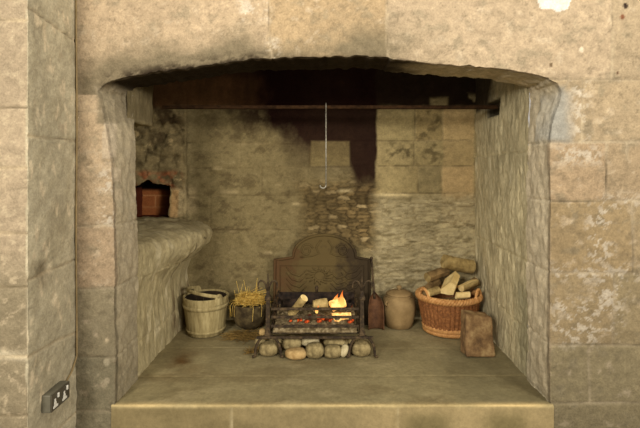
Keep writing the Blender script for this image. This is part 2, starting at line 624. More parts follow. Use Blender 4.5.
    bl2 = box_mask(uu, vv, fx(545), fz(141), fx(572), fz(92), 0.03) * (P[:, 1] < 0.2)
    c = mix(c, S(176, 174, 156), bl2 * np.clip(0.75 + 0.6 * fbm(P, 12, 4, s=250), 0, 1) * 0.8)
    for a, b, cc, dd, colr in ((103, 122, 117, 158, (206, 186, 148)), (98, 92, 128, 124, (132, 118, 84)), (128, 96, 150, 122, (146, 132, 96)), (112, 168, 122, 182, (214, 192, 150)), (116, 188, 124, 200, (200, 178, 136))):
        m = (np.abs(u - wx((a + cc) / 2, np.clip(P[:, 1], 0, 0.3))) < (cc - a) / 2 / 181 + 0.006 * fbm(P, 16, 3, s=246)) & (np.abs(v - wz((b + dd) / 2, np.clip(P[:, 1], 0, 0.3))) < (dd - b) / 2 / 181 + 0.006 * fbm(P, 16, 3, s=247))
        c = mix(c, S(*colr), m * 0.55)
    # lower courses tinted darker and greener, a painted-in light falloff
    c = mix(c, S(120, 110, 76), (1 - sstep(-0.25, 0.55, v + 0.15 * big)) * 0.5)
    c = c * (1 + 0.16 * fbm(P, 60, 3, 0.75, s=265))[:, None]
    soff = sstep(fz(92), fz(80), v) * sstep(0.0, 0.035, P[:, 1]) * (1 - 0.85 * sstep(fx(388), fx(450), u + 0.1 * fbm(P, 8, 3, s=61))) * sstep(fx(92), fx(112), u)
    c = c * np.where(P[:, 1] > 0.03, 1.0, 0.54 + 0.20 * sstep(0.5, 2.2, v))[:, None] * np.array([0.99, 0.99, 1.06])  # front face painted brighter towards the top, light gradient put into the colour
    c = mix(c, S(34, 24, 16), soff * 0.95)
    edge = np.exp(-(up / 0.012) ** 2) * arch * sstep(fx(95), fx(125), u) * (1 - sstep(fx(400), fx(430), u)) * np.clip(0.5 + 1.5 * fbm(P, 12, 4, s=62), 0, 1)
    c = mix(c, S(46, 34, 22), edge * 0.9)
    return c


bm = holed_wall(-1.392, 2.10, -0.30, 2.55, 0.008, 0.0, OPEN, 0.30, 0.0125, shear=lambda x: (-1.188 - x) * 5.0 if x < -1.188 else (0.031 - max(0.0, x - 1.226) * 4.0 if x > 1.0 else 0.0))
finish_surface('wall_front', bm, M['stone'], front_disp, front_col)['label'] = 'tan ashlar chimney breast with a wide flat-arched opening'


# ============================================================ pier on the left with the socket (wall_outer)
def pier_fn(u, v):
    # u runs across the pier front (to -1.392) and then back along the return to the breast
    x = np.where(u < 0, -1.392 + u, -1.392)
    y = np.where(u < 0, -0.392, -0.392 + u)
    return np.stack([x, y, v], 1)


PJ_RET = [(-0.392, 2.05, 0.0, 2.0), (-0.392, 1.45, 0.0, 1.45), (-0.392, 0.78, 0, 0.80), (-0.392, 0.415, 0, 0.40), (-0.392, -0.05, 0, -0.05)]


def pfx(px): return wx(px, -0.392)
def pfz(py): return wz(py, -0.392)


PJ_FRONT = [(pfx(-90), pfz(b), pfx(28), pfz(b)) for b in (108, 168, 233, 287, 357, 416, 20)] + [(pfx(-30), pfz(a), pfx(-30), pfz(b)) for a, b in ((20, 108), (168, 233), (287, 357))]


def pier_disp(P, Nn):
    fr = P[:, 0] < -1.393
    j = np.where(fr, seg_dist(P[:, 0], P[:, 2] + 0.006 * fbm(P, 5, 2, s=73), PJ_FRONT), seg_dist(P[:, 1], P[:, 2] + 0.01 * fbm(P, 5, 2, s=73), PJ_RET))
    e = np.hypot(P[:, 0] + 1.392, P[:, 1] + 0.392)
    worn = np.exp(-(e / 0.022) ** 2) * (0.003 + 0.005 * np.clip(fbm(P, 7, 3, s=78) + 0.3, 0, 1))
    dent = np.exp(-((P[:, 1] + 0.25) / 0.07) ** 2 - ((P[:, 2] - wz(268, -0.25)) / 0.05) ** 2) * (~fr) * 0.012
    return 0.010 * fbm(P, 4, 3, s=71) + 0.006 * fbm(P, 20, 4, s=72) - 0.007 * np.exp(-(j / 0.006) ** 2) - worn - dent


def pier_col(P, Nn):
    fr = sstep(-1.396, -1.402, P[:, 0] + 0.01 * fbm(P, 8, 2, s=80))
    c = np.tile(S(174, 162, 128), (len(P), 1))
    c = c * (1 + 0.26 * fbm(P, (3, 6, 2.5), 4, s=81))[:, None]
    c = mix(c, S(156, 144, 110), sstep(0.05, 0.4, fbm(P, (8, 14, 5), 4, s=82)) * 0.6)
    c = mix(c, S(216, 194, 152), sstep(0.2, 0.45, fbm(P, (16, 30, 10), 4, s=83)) * 0.6)
    dent = np.exp(-((P[:, 1] + 0.25) / 0.08) ** 2 - ((P[:, 2] - wz(268, -0.25)) / 0.06) ** 2)
    c = mix(c, S(92, 78, 50), dent * np.clip(0.5 + 1.5 * fbm(P, 14, 4, s=84), 0, 1))
    c = c * (1 + 0.25 * fbm(P, 40, 4, 0.7, s=248))[:, None]
    f = np.tile(S(158, 138, 106), (len(P), 1)) * (1 + 0.2 * fbm(P, 4, 4, s=85) + 0.22 * fbm(P, 40, 4, 0.7, s=249))[:, None]
    low = 1 - sstep(pfz(300), pfz(230), P[:, 2])
    f = mix(f, S(120, 108, 78), low * 0.8)
    f = mix(f, S(186, 166, 128), sstep(0.10, 0.3, fbm(P, 26, 5, 0.7, s=86)) * 0.5)
    f = mix(f, S(186, 172, 138), np.exp(-((P[:, 2] - pfz(356) + 0.1 * (P[:, 0] + 1.45)) / 0.02) ** 2) * 0.8)
    c = c * (1 - fr[:, None]) + f * fr[:, None]
    j = np.where(P[:, 0] < -1.393, seg_dist(P[:, 0], P[:, 2] + 0.006 * fbm(P, 5, 2, s=73), PJ_FRONT), seg_dist(P[:, 1], P[:, 2] + 0.01 * fbm(P, 5, 2, s=73), PJ_RET))
    jn = np.clip(0.5 + 0.9 * fbm(P, 7, 3, s=87), 0, 1)
    c = mix(c, S(200, 176, 130), np.exp(-(j / 0.008) ** 2) * jn * 0.7)
    c = mix(c, S(90, 76, 50), np.exp(-(j / 0.004) ** 2) * (1 - jn) * 0.8)
    return c


bm = grid_bm(np.arange(-0.8, 0.3965, 0.008), np.arange(-0.30, 2.56, 0.008), pier_fn)
bmesh.ops.recalc_face_normals(bm, faces=bm.faces)
if sum(f.normal.y for f in bm.faces if f.calc_center_median().x < -1.45) > 0:
    bmesh.ops.reverse_faces(bm, faces=bm.faces)
finish_surface('wall_outer', bm, M['stone'], pier_disp, pier_col)['label'] = 'stone pier standing forward of the chimney breast, with the socket on its side'

# ============================================================ back wall with the oven mouth (wall_back)
YB = 1.38


def bx(px): return wx(px, YB)
def bz(py): return wz(py, YB)


OVEN = [(bx(a), bz(b)) for a, b in ((131, 218), (131, 188), (140, 183.5), (147, 180), (152, 181), (160, 184.5), (167, 187), (169, 192), (169, 218))]
BACK_JOINTS = [(bx(a), bz(b), bx(c), bz(d)) for a, b, c, d in [
    (186, 168, 350, 167), (350, 141, 472, 140), (350, 166, 472, 166), (372, 193, 472, 193), (186, 196, 300, 195), (186, 143, 300, 144),
    (415, 107, 415, 140), (414, 141, 414, 166), (418, 166, 418, 193), (442, 166, 442, 193), (443, 107, 443, 140), (445, 193, 446, 250), (309, 140, 309, 166), (350, 140, 350, 166), (309, 140, 350, 140),
    (240, 143, 240, 168), (262, 168, 262, 196), (210, 196, 210, 230), (186, 230, 290, 230), (440, 225, 472, 225), (375, 107, 375, 168), (186, 90, 186, 300)]]


def rub_zones(P):
    u, v = P[:, 0], P[:, 2]
    cen = box_mask(u + 0.06 * fbm(P, 6, 3, s=90), v + 0.05 * fbm(P, 6, 3, s=91), bx(300), bz(250), bx(376), bz(182), 0.09)
    rgt = box_mask(u + 0.05 * fbm(P, 6, 3, s=92), v + 0.04 * fbm(P, 6, 3, s=93), bx(372), bz(330), bx(480), bz(197), 0.05)
    left = box_mask(u + 0.03 * fbm(P, 6, 3, s=94), v, bx(60), bz(420), bx(186), bz(112), 0.03)
    return cen, rgt, left


def back_disp(P, Nn):
    u, v = P[:, 0], P[:, 2]
    w = 0.05 * fbm(P, 7, 3, s=95)
    cen, rgt, left = rub_zones(P)
    f1, f2, _ = worley((u + w) * 11, (v + 0.5 * w) * 30, 3)
    g1, g2, _ = worley((u + 1.6 * w) * 5.5, (v + 0.5 * w) * 27, 4)
    h1, h2, _ = worley((u + w) * 9, (v + w) * 10, 5)
    j = seg_dist(u + 0.1 * w, v + 0.1 * w, BACK_JOINTS)
    d = -0.004 + 0.008 * fbm(P, 3, 3, s=96) + 0.004 * fbm(P, (14, 14, 26), 4, s=97)
    d = d - 0.006 * np.exp(-(j / 0.007) ** 2) * (1 - cen) * (1 - rgt)
    d = d + cen * (-0.012 - 0.026 * np.exp(-((f2 - f1) / 0.16) ** 2) + 0.014 * fbm(P, (18, 18, 40), 3, s=98))
    d = d + rgt * (-0.006 - 0.008 * np.exp(-((g2 - g1) / 0.14) ** 2) + 0.008 * fbm(P, (14, 14, 34), 3, s=99))
    d = d + left * (-0.008 * np.exp(-((h2 - h1) / 0.2) ** 2) + 0.036 * fbm(P, 11, 5, 0.55, s=100))
    inn = sstep(YB + 0.01, YB + 0.05, P[:, 1])
    return d * (1 - inn * 0.7) - 0.012 * sstep(0.45, 0.0, v)


def back_col(P, Nn):
    u, v = P[:, 0], P[:, 2]
    n = len(u)
    w = 0.05 * fbm(P, 7, 3, s=95)
    X = CX + F * u / (YB - CAMY)
    Yp = CY + F * (CAMZ - v) / (YB - CAMY)
    cen, rgt, left = rub_zones(P)
    big = fbm(P, 2.6, 4, s=101)
    st = fbm(P, (7, 7, 30), 5, 0.6, s=102)
    c = np.tile(S(156, 140, 96), (n, 1)) * (1 + 0.16 * big + 0.16 * st)[:, None]
    c = mix(c, S(112, 98, 62), sstep(0.1, 0.5, fbm(P, 12, 5, 0.62, s=103)) * 0.6)
    c = mix(c, S(190, 170, 120), sstep(0.2, 0.5, fbm(P, (16, 16, 26), 5, 0.62, s=104)) * 0.55)
    # squared blocks on the right
    rb = box_mask(u, v, bx(376), bz(194), bx(474), bz(107), 0.01)
    c = mix(c, S(172, 152, 100) * (1 + 0.2 * big)[:, None], rb * 0.6)
    for a, b, cc, dd, colr in ((416, 107, 443, 140, (160, 138, 88)), (443, 107, 474, 140, (196, 166, 110)), (442, 166, 474, 226, (200, 168, 114)), (443, 140, 474, 166, (182, 156, 104)), (378, 107, 415, 140, (166, 148, 98)), (418, 166, 442, 193, (150, 134, 92)), (376, 166, 418, 193, (178, 158, 106)), (309, 140, 350, 166, (158, 138, 86))):
        c = mix(c, S(*colr), box_mask(u + 0.2 * w, v + 0.2 * w, bx(a), bz(dd), bx(cc), bz(b), 0.012) * 0.75)
    c = mix(c, S(92, 80, 52), box_mask(u + w, v + w, bx(384), bz(168), bx(412), bz(142), 0.05) * sstep(-0.15, 0.35, fbm(P, 22, 4, s=105)) * 0.85)
    c = mix(c, S(96, 82, 52), box_mask(u + w, v + w, bx(416), bz(166), bx(442), bz(108), 0.05) * sstep(-0.05, 0.35, fbm(P, 22, 4, s=106)) * 0.7)
    # coursed rubble right and behind the jar
    g1, g2, gid = worley((u + 1.6 * w) * 5.5, (v + 0.5 * w) * 27, 4)
    rc = S(186, 170, 126) * (0.8 + 0.32 * gid)[:, None]
    rc = mix(rc, S(206, 190, 146), sstep(0.05, 0.3, fbm(P, (9, 9, 40), 5, 0.62, s=201)) * 0.75)
    rc = mix(rc, S(104, 90, 56), sstep(0.1, 0.4, fbm(P, (10, 10, 36), 5, 0.62, s=202)) * 0.7)
    rc = mix(rc, S(122, 106, 68), np.exp(-((g2 - g1) / 0.12) ** 2) * 0.5)
    c = mix(c, rc * (1 + 0.25 * st)[:, None], rgt * 0.85)
    # burnt tile-like rubble in the centre
    f1, f2, fid = worley((u + w) * 11, (v + 0.5 * w) * 30, 3)
    cc_ = S(134, 110, 66) * (0.35 + 1.1 * fid)[:, None]
    cc_ = mix(cc_, S(206, 180, 126), (fid > 0.88) * 0.6)
    cc_ = mix(cc_, S(44, 32, 20), np.exp(-((f2 - f1) / 0.14) ** 2) * 0.85)
    c = mix(c, cc_ * (1 + 0.3 * st)[:, None], cen * 0.9)
    # left rubble around the oven
    h1, h2, hid = worley((u + w) * 9, (v + w) * 10, 5)
    lc = S(146, 128, 86) * (0.75 + 0.45 * hid)[:, None]
    lc = mix(lc, S(72, 58, 36), sstep(-0.02, 0.35, fbm(P, 16, 5, 0.65, s=107)) * 0.7)
    lc = mix(lc, S(206, 180, 124), sstep(0.22, 0.45, fbm(P, 20, 5, 0.62, s=108)) * 0.8)
    c = mix(c, lc, left * 0.9)
    c = mix(c, S(214, 190, 138), box_mask(u + 0.3 * w, v + 0.3 * w, bx(174), bz(214), bx(196), bz(186), 0.03) * 0.6)
    c = mix(c, S(206, 164, 104), box_mask(u + 0.1 * w, v, bx(170), bz(217), bx(178), bz(190), 0.012) * 0.85)
    # red brick arch above oven and inside
    ring = box_mask(u + 0.5 * w, v + 0.4 * w, bx(134), bz(188), bx(182), bz(172), 0.03) * sstep(-0.25, 0.2, fbm(P, 14, 4, s=109))
    c = mix(c, S(178, 100, 56), ring * 0.9)
    # pale mortar slits
    for a, b, L in ((218, 168, 5), (229, 192, 9), (296, 204, 4), (232, 231, 5), (345, 191, 8), (395, 195, 20), (268, 253, 4)):
        m = np.exp(-((X - a) / L) ** 4 - ((Yp - b) / 1.6) ** 2)
        c = mix(c, S(232, 208, 150), m * 0.9)
    j = seg_dist(u + 0.1 * w, v + 0.1 * w, BACK_JOINTS)
    jn = np.clip(0.5 + 0.9 * fbm(P, 8, 3, s=110), 0, 1)
    jm = (1 - cen) * (1 - rgt)
    c = mix(c, S(192, 170, 118), np.exp(-(j / 0.009) ** 2) * jn * 0.6 * jm)
    c = mix(c, S(74, 60, 38), np.exp(-(j / 0.005) ** 2) * (1 - jn) * 0.8 * jm)
    c = c * (1 + 0.3 * fbm(P, (34, 34, 44), 4, 0.72, s=260))[:, None]
    smoky = (1 - sstep(290, 400, X + 40 * fbm(P, 3, 3, s=261))) * sstep(180, 200, X)
    c = mix(c * 0.84, S(94, 80, 48), smoky * (0.55 + 0.25 * st))
    c = mix(c, S(70, 56, 34), sstep(0.05, 0.35, fbm(P, (9, 9, 13), 5, 0.66, s=262)) * box_mask(u, v, bx(190), bz(330), bx(300), bz(100), 0.1) * 0.5)
    bl_ = np.exp(-((X - 262) / 42) ** 2 - ((Yp - 112) / 22) ** 2) * sstep(-0.15, 0.25, fbm(P, (9, 9, 7), 5, 0.66, s=263))
    c = mix(c, S(46, 30, 20), bl_ * 0.85)
    # ---- soot left by smoke
    nz = fbm(P, (7, 7, 4), 5, 0.6, s=111)
    top = 1 - sstep(-4, 3, Yp - 108 + 4 * nz)
    topcol = mix(np.tile(S(92, 62, 34), (n, 1)), S(26, 12, 10), sstep(215, 330, X + 25 * nz))
    topcol = topcol * (1 + 0.35 * fbm(P, (26, 26, 4), 3, s=112))[:, None]
    topcol = mix(topcol, S(24, 14, 10), 1 - sstep(60, 86, Yp + 6 * nz))
    frag = box_mask(u + 0.2 * w, v + 0.2 * w, bx(431), bz(108), bx(447), bz(98), 0.02) + box_mask(u + 0.5 * w, v + 0.5 * w, bx(463), bz(108), bx(482), bz(94), 0.03) * sstep(-0.1, 0.2, fbm(P, 12, 4, s=251))
    top = top * (1 - np.clip(frag, 0, 1) * 0.9)
    c = mix(c, topcol, top * 0.96)
    edge_l = 246 + 58 * sstep(106, 150, Yp)
    plume = sstep(edge_l - 30, edge_l + 36, X + 34 * nz) * (1 - sstep(374, 377.5, X + 3 * nz)) * (1 - sstep(136, 176, Yp + 16 * nz - 26 * sstep(346, 360, X) - 6))
    pale = box_mask(u, v, bx(311), bz(166), bx(350), bz(141), 0.012)
    plume = plume * (1 - 0.75 * pale)
    c = mix(c, S(30, 12, 11), np.clip(plume * 1.15, 0, 0.97))
    veil = np.exp(-((X - 335) / 46) ** 2) * sstep(300, 160, Yp) * 0.45 * np.clip(0.6 + nz, 0, 1)
    c = mix(c, S(54, 38, 24), veil)
    smut = np.exp(-((X - 330) / 60) ** 2 - ((Yp - 285) / 40) ** 2) * 0.4
    c = mix(c, S(60, 48, 30), smut)
    # soot just below the shelf on the left
    ls = box_mask(u + w, v + w, bx(150), bz(140), bx(180), bz(104), 0.06) * sstep(-0.1, 0.25, fbm(P, 14, 4, s=113))
    c = mix(c, S(58, 40, 24), ls * 0.8)
    # inside of the oven mouth: sooty brick
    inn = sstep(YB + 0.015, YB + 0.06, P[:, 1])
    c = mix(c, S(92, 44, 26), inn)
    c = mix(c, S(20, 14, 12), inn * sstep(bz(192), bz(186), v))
    return c


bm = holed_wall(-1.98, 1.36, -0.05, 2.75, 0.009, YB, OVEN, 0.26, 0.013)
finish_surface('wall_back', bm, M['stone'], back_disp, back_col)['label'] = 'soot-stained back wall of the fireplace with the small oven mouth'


# back of the oven: brick facing
def brick_joint(P):
    u, z = P[:, 0] + 3, P[:, 2]
    r = np.floor(z / 0.105)
    du = np.abs(((u + 0.13 * (r % 2)) / 0.26) % 1 - 0.5)
    dz = np.abs((z / 0.105) % 1 - 0.5)
    return np.minimum((0.5 - du) * 0.26, (0.5 - dz) * 0.105), r + 7 * np.floor((u + 0.13 * (r % 2)) / 0.26)


def oven_disp(P, Nn):
    j, _ = brick_joint(P)
    return 0.004 * fbm(P, 20, 3, s=120) - 0.006 * np.exp(-(j / 0.005) ** 2)


def oven_col(P, Nn):
    j, idn = brick_joint(P)
    c = np.tile(S(164, 98, 48), (len(P), 1)) * (1 + 0.25 * fbm(P, 12, 4, s=121))[:, None]
    c = mix(c, S(150, 84, 40), (np.sin(idn * 12.9) * 0.5 + 0.5) * 0.6)
    c = mix(c, S(196, 140, 84), np.exp(-(j / 0.005) ** 2) * 0.7)
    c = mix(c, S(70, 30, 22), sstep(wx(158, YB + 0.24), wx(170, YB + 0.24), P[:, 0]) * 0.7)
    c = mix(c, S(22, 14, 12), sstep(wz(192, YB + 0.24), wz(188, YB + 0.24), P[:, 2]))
    return c


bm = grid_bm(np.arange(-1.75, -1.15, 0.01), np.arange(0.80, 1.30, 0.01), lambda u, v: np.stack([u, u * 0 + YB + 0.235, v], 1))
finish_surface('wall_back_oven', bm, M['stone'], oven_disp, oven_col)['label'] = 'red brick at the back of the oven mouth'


# ============================================================ left cheek with the shelf (wall_left)
def catmull(pts, t):
    pts = np.array(pts)
    n = len(pts) - 1
    x = np.clip(t * n, 0, n - 1e-6)
    i = x.astype(int)
    f = (x - i)[:, None]
    p0, p1, p2, p3 = pts[np.maximum(i - 1, 0)], pts[i], pts[i + 1], pts[np.minimum(i + 2, n)]
    return 0.5 * (2 * p1 + (p2 - p0) * f + (2 * p0 - 5 * p1 + 4 * p2 - p3) * f ** 2 + (3 * p1 - p0 - 3 * p2 + p3) * f ** 3)


def shelf_bm():
    ys = np.arange(0.285, 1.42, 0.009)
    ts = np.linspace(0, 1, 200)
    bm = bmesh.new()
    rows = []
    for y in ys:
        s = float(sstep(0.35, 1.12, np.array([y]))[0])
        p = 0.19 * s
        nz = 0.685 + 0.040 * s
        x0 = -1.180
        prof = [(x0, -0.02), (x0 - 0.003, 0.22), (x0 - 0.012 * (1 + s), 0.40), (x0 - 0.008 + 0.10 * p, 0.52), (x0 + 0.50 * p, 0.60), (x0 + 0.88 * p, 0.665), (x0 + p, nz + 0.01), (x0 + 0.92 * p, nz + 0.06),
                (x0 + 0.55 * p - 0.01, nz + 0.11), (x0 - 0.06, nz + 0.14), (x0 - 0.30, nz + 0.155), (x0 - 0.55, nz + 0.155), (x0 - 0.80, nz + 0.155)]
        q = catmull(prof, ts)
        rows.append([bm.verts.new((a, y, b)) for a, b in q])
    for A, B in zip(rows, rows[1:]):
        for k in range(len(ts) - 1):
            bm.faces.new((A[k], A[k + 1], B[k + 1], B[k]))
    return bm


bm = shelf_bm()


def add_grid(bm, us, vs, fn):
    rows = [[bm.verts.new(fn(u, v)) for v in vs] for u in us]
    for A, B in zip(rows, rows[1:]):
        for k in range(len(vs) - 1):
            bm.faces.new((A[k], A[k + 1], B[k + 1], B[k]))


bmesh.ops.recalc_face_normals(bm, faces=bm.faces)
if sum(f.normal.x for f in bm.faces if f.calc_center_median().z < 0.4) < 0:
    bmesh.ops.reverse_faces(bm, faces=bm.faces)
b2 = bmesh.new()
add_grid(b2, np.arange(0.28, 1.42, 0.02), np.arange(0.8, 2.75, 0.02), lambda y, z: (-1.95, y, z))
add_grid(b2, np.arange(-1.96, -1.20, 0.02), np.arange(-0.3, 2.75, 0.02), lambda x, z: (x, 0.302, z))
# corbel stone that carries the bar on the left
cs = 0.012
for f in (lambda a, b: (-1.206, 0.22 + a * 0.39, 1.59 + b * 0.55), ):
    add_grid(b2, np.linspace(0, 1, 26), np.linspace(0, 1, 46), f)
add_grid(b2, np.linspace(0, 1, 30), np.linspace(0, 1, 26), lambda a, b: (-1.206 - a * 0.4, 0.22 + b * 0.39, 1.59))
add_grid(b2, np.linspace(0, 1, 30), np.linspace(0, 1, 46), lambda a, b: (-1.206 - a * 0.4, 0.61, 1.59 + b * 0.55))
bmesh.ops.remove_doubles(b2, verts=b2.verts, dist=0.002)
me_ = bpy.data.meshes.new('tmp')
b2.to_mesh(me_)
b2.free()
bm.from_mesh(me_)
bpy.data.meshes.remove(me_)
LJ = [(0.0, wz(281, 0.05), 0.45, wz(275, 0.45) + 0.02), (0.45, wz(275, 0.45) + 0.02, 1.38, 0.52), (0.62, -0.1, 0.60, 0.56), (0.2, 0.20, 1.38, 0.17)]


def left_disp(P, Nn):
    y, z = P[:, 1], P[:, 2]
    j = seg_dist(y + 0.01 * fbm(P, 8, 2, s=130), z + 0.012 * fbm(P, 8, 2, s=131), LJ)
    low = (z < 0.95) * 1.0
    d = 0.006 * fbm(P, 4, 3, s=132) + 0.012 * fbm(P, (22, 22, 8), 4, 0.6, s=133) + 0.014 * low * sstep(0.7, 1.0, y) * fbm(P, (11, 11, 5), 3, s=134)
    ledge = low * (z > 0.6)
    d = d + ledge * 0.010 * fbm(P, (9, 9, 12), 4, s=136)
    return d - 0.009 * np.exp(-(j / 0.007) ** 2) * (z < 0.6) - 0.004


def left_col(P, Nn):
    y, z = P[:, 1], P[:, 2]
    c = np.tile(S(182, 167, 124), (len(P), 1)) * (1 + 0.16 * fbm(P, 3, 4, s=140) + 0.2 * fbm(P, (26, 26, 8), 4, s=141))[:, None]
    c = mix(c, S(138, 122, 84), sstep(0.1, 0.5, fbm(P, (12, 12, 7), 5, 0.6, s=142)) * 0.5)
    c = mix(c, S(222, 208, 168), sstep(0.15, 0.5, fbm(P, (14, 14, 5), 5, 0.6, s=143)) * 0.6)
    c = mix(c, S(96, 70, 40), box_mask(y, z, 0.95, -0.1, 1.5, 0.35, 0.08) * sstep(-0.15, 0.25, fbm(P, (14, 14, 4), 4, s=144)) * 0.7)
    j = seg_dist(y + 0.01 * fbm(P, 8, 2, s=130), z + 0.012 * fbm(P, 8, 2, s=131), LJ)
    c = mix(c, S(206, 190, 140), np.exp(-(j / 0.008) ** 2) * np.clip(0.5 + fbm(P, 8, 3, s=145), 0, 1) * 0.7 * (z < 0.6))
    crack = seg_dist(y + 0.02 * fbm(P, 10, 3, s=146), z + 0.02 * fbm(P, 10, 3, s=147), [(0.95, 0.45, 1.0, 0.62), (1.0, 0.62, 0.98, 0.72), (1.1, 0.74, 1.22, 0.73)])
    c = mix(c, S(48, 36, 22), np.exp(-(crack / 0.008) ** 2) * 0.8)
    c = mix(c, S(140, 124, 84), sstep(0.66, 0.80, z) * (z < 1.0) * np.clip(0.7 + 0.9 * fbm(P, 9, 4, s=264), 0, 1) * 0.75)
    topz = sstep(1.55, 1.62, z)
    c = mix(c, S(118, 104, 72) * (1 + 0.3 * fbm(P, 12, 4, s=148))[:, None], topz * 0.85)
    c = mix(c, S(44, 30, 20), sstep(1.72, 1.95, z + 0.1 * fbm(P, 8, 3, s=149)) * (P[:, 1] > 0.45))
    return c


finish_surface('wall_left', bm, M['pecked'], left_disp, left_col)['label'] = 'left cheek of the fireplace with its rough jutting stone shelf'

# ============================================================ right cheek (wall_right)
RJ = [(0, 1.98, 1.38, 1.90), (0, 1.40, 1.38, 1.40), (0, wz(273, 0) - 0.0, 1.38, 0.72), (0, 0.28, 1.38, 0.33), (0.42, 0.72, 0.44, 1.4), (0.75, 0.3, 0.77, 0.72), (0.85, 1.4, 0.85, 1.9), (0.25, 1.4, 0.25, 2.0)]


def right_disp(P, Nn):
    y, z = P[:, 1], P[:, 2]
    j = seg_dist(y + 0.01 * fbm(P, 6, 2, s=150), z + 0.012 * fbm(P, 6, 2, s=151), RJ)
    hole = box_mask(y, z, 0.80, 1.70, 1.05, 1.80, 0.012)
    return 0.007 * fbm(P, 4, 3, s=152) + 0.014 * fbm(P, (24, 24, 9), 4, 0.6, s=153) - 0.006 * np.exp(-(j / 0.007) ** 2) - 0.05 * hole


def right_col(P, Nn):
    y, z = P[:, 1], P[:, 2]
    c = np.tile(S(200, 186, 144), (len(P), 1)) * (1 + 0.14 * fbm(P, 3, 4, s=160) + 0.22 * fbm(P, (26, 26, 8), 4, s=161))[:, None]
    c = mix(c, S(150, 138, 104), sstep(0.1, 0.5, fbm(P, (12, 12, 6), 5, 0.6, s=162)) * 0.5)
    c = mix(c, S(220, 208, 170), sstep(0.2, 0.5, fbm(P, (14, 14, 4), 5, 0.6, s=163)) * 0.55)
    st = seg_dist(y + 0.03 * fbm(P, 9, 3, s=164), z, [(0.26, 1.2, 0.24, 0.75), (0.24, 0.75, 0.16, 0.5)])
    c = mix(c, S(196, 190, 162), np.exp(-(st / 0.03) ** 2) * np.clip(0.6 + fbm(P, 14, 3, s=165), 0, 1) * 0.8)
    c = mix(c, S(120, 118, 92), box_mask(y + 0.05 * fbm(P, 8, 3, s=166), z + 0.05 * fbm(P, 8, 3, s=167), -0.1, -0.1, 0.45, 0.55, 0.1) * 0.55)
    j = seg_dist(y + 0.01 * fbm(P, 6, 2, s=150), z + 0.012 * fbm(P, 6, 2, s=151), RJ)
    c = mix(c, S(196, 180, 132), np.exp(-(j / 0.007) ** 2) * np.clip(0.4 + fbm(P, 8, 3, s=168), 0, 1) * 0.7)
    c = mix(c, S(30, 22, 16), box_mask(y, z, 0.79, 1.69, 1.06, 1.81, 0.01) * 0.9)
    nz = 0.12 * fbm(P, 7, 4, s=169)
    soot = sstep(0.86, 1.10, y + nz + 0.35 * (z - 1.75)) * sstep(1.74, 1.80, z + 0.3 * nz)
    c = mix(c, S(40, 26, 20), soot * 0.92)
    return c


ys = np.arange(0.285, 1.42, 0.009)
bm = grid_bm(ys, np.arange(-0.05, 2.75, 0.009), lambda u, v: np.stack([1.223 + 0.031 * u, u, v], 1))
bm.normal_update()
bm.faces.ensure_lookup_table()
if bm.faces[0].normal.x > 0:
    bmesh.ops.reverse_faces(bm, faces=bm.faces)
finish_surface('wall_right', bm, M['pecked'], right_disp, right_col)['label'] = 'right cheek of the fireplace, rough tooled grey stone'

# flue cap far up in the dark
bm = bmesh.new()
box(bm, -2.0, 1.4, 0.0, 1.45, 2.70, 2.76)
o = link('ceiling', bm, mat('flue_soot', (18, 13, 10), (34, 26, 20), 10, rough=1), smooth=False)
o['kind'] = 'structure'
o['label'] = 'sooty top of the flue above the hearth'

# ============================================================ raised hearth (floor) and the room floor
HJ = [(-1.3, wy, 1.3, wy2) for wy, wy2 in ((0.33, 0.345), (0.78, 0.77))] + [(wx(268, 0.02), 0.0, wx(276, 0.33), 0.33), (wx(396, 0.02), 0.0, wx(390, 0.2), 0.33), (-0.55, 0.33, -0.55, 0.78), (0.75, 0.33, 0.75, 0.78), (0.1, 0.78, 0.1, 1.4)]
FJ = [(wx(231, -0.02), -0.5, wx(231, -0.02), 0.0), (wx(398, -0.02), -0.5, wx(398, -0.02), 0.0), (wx(330, -0.02), -0.5, wx(330, -0.02), -0.15), (wx(470, -0.02), -0.06, wx(471, -0.02), 0.0), (-1.3, -0.18, 1.3, -0.18)]


def hearth_fn(u, v):
    # u across, v: from the foot of the step up its face, over the nosing and back to the wall
    r = 0.014
    h = 0.30
    a = np.clip((v - (h - r)) / (r * PI / 2), 0, 1) * PI / 2
    y = np.where(v < h - r, -0.012, -0.012 + r * (1 - np.cos(a)) + np.maximum(v - (h - r) - r * PI / 2, 0))
    z = np.where(v < h - r, v - h, -r + r * np.sin(a))
    return np.stack([u, y, z], 1)


def hearth_disp(P, Nn):
    top = P[:, 2] > -0.01
    j = np.where(top, seg_dist(P[:, 0], P[:, 1] + 0.006 * fbm(P, 4, 2, s=170), HJ), seg_dist(P[:, 0], P[:, 2], FJ))
    return np.where(top, 0.003, 0.006) * fbm(P, 5, 3, s=171) + 0.0015 * fbm(P, 30, 3, s=172) - 0.003 * np.exp(-(j / 0.005) ** 2) - 0.003


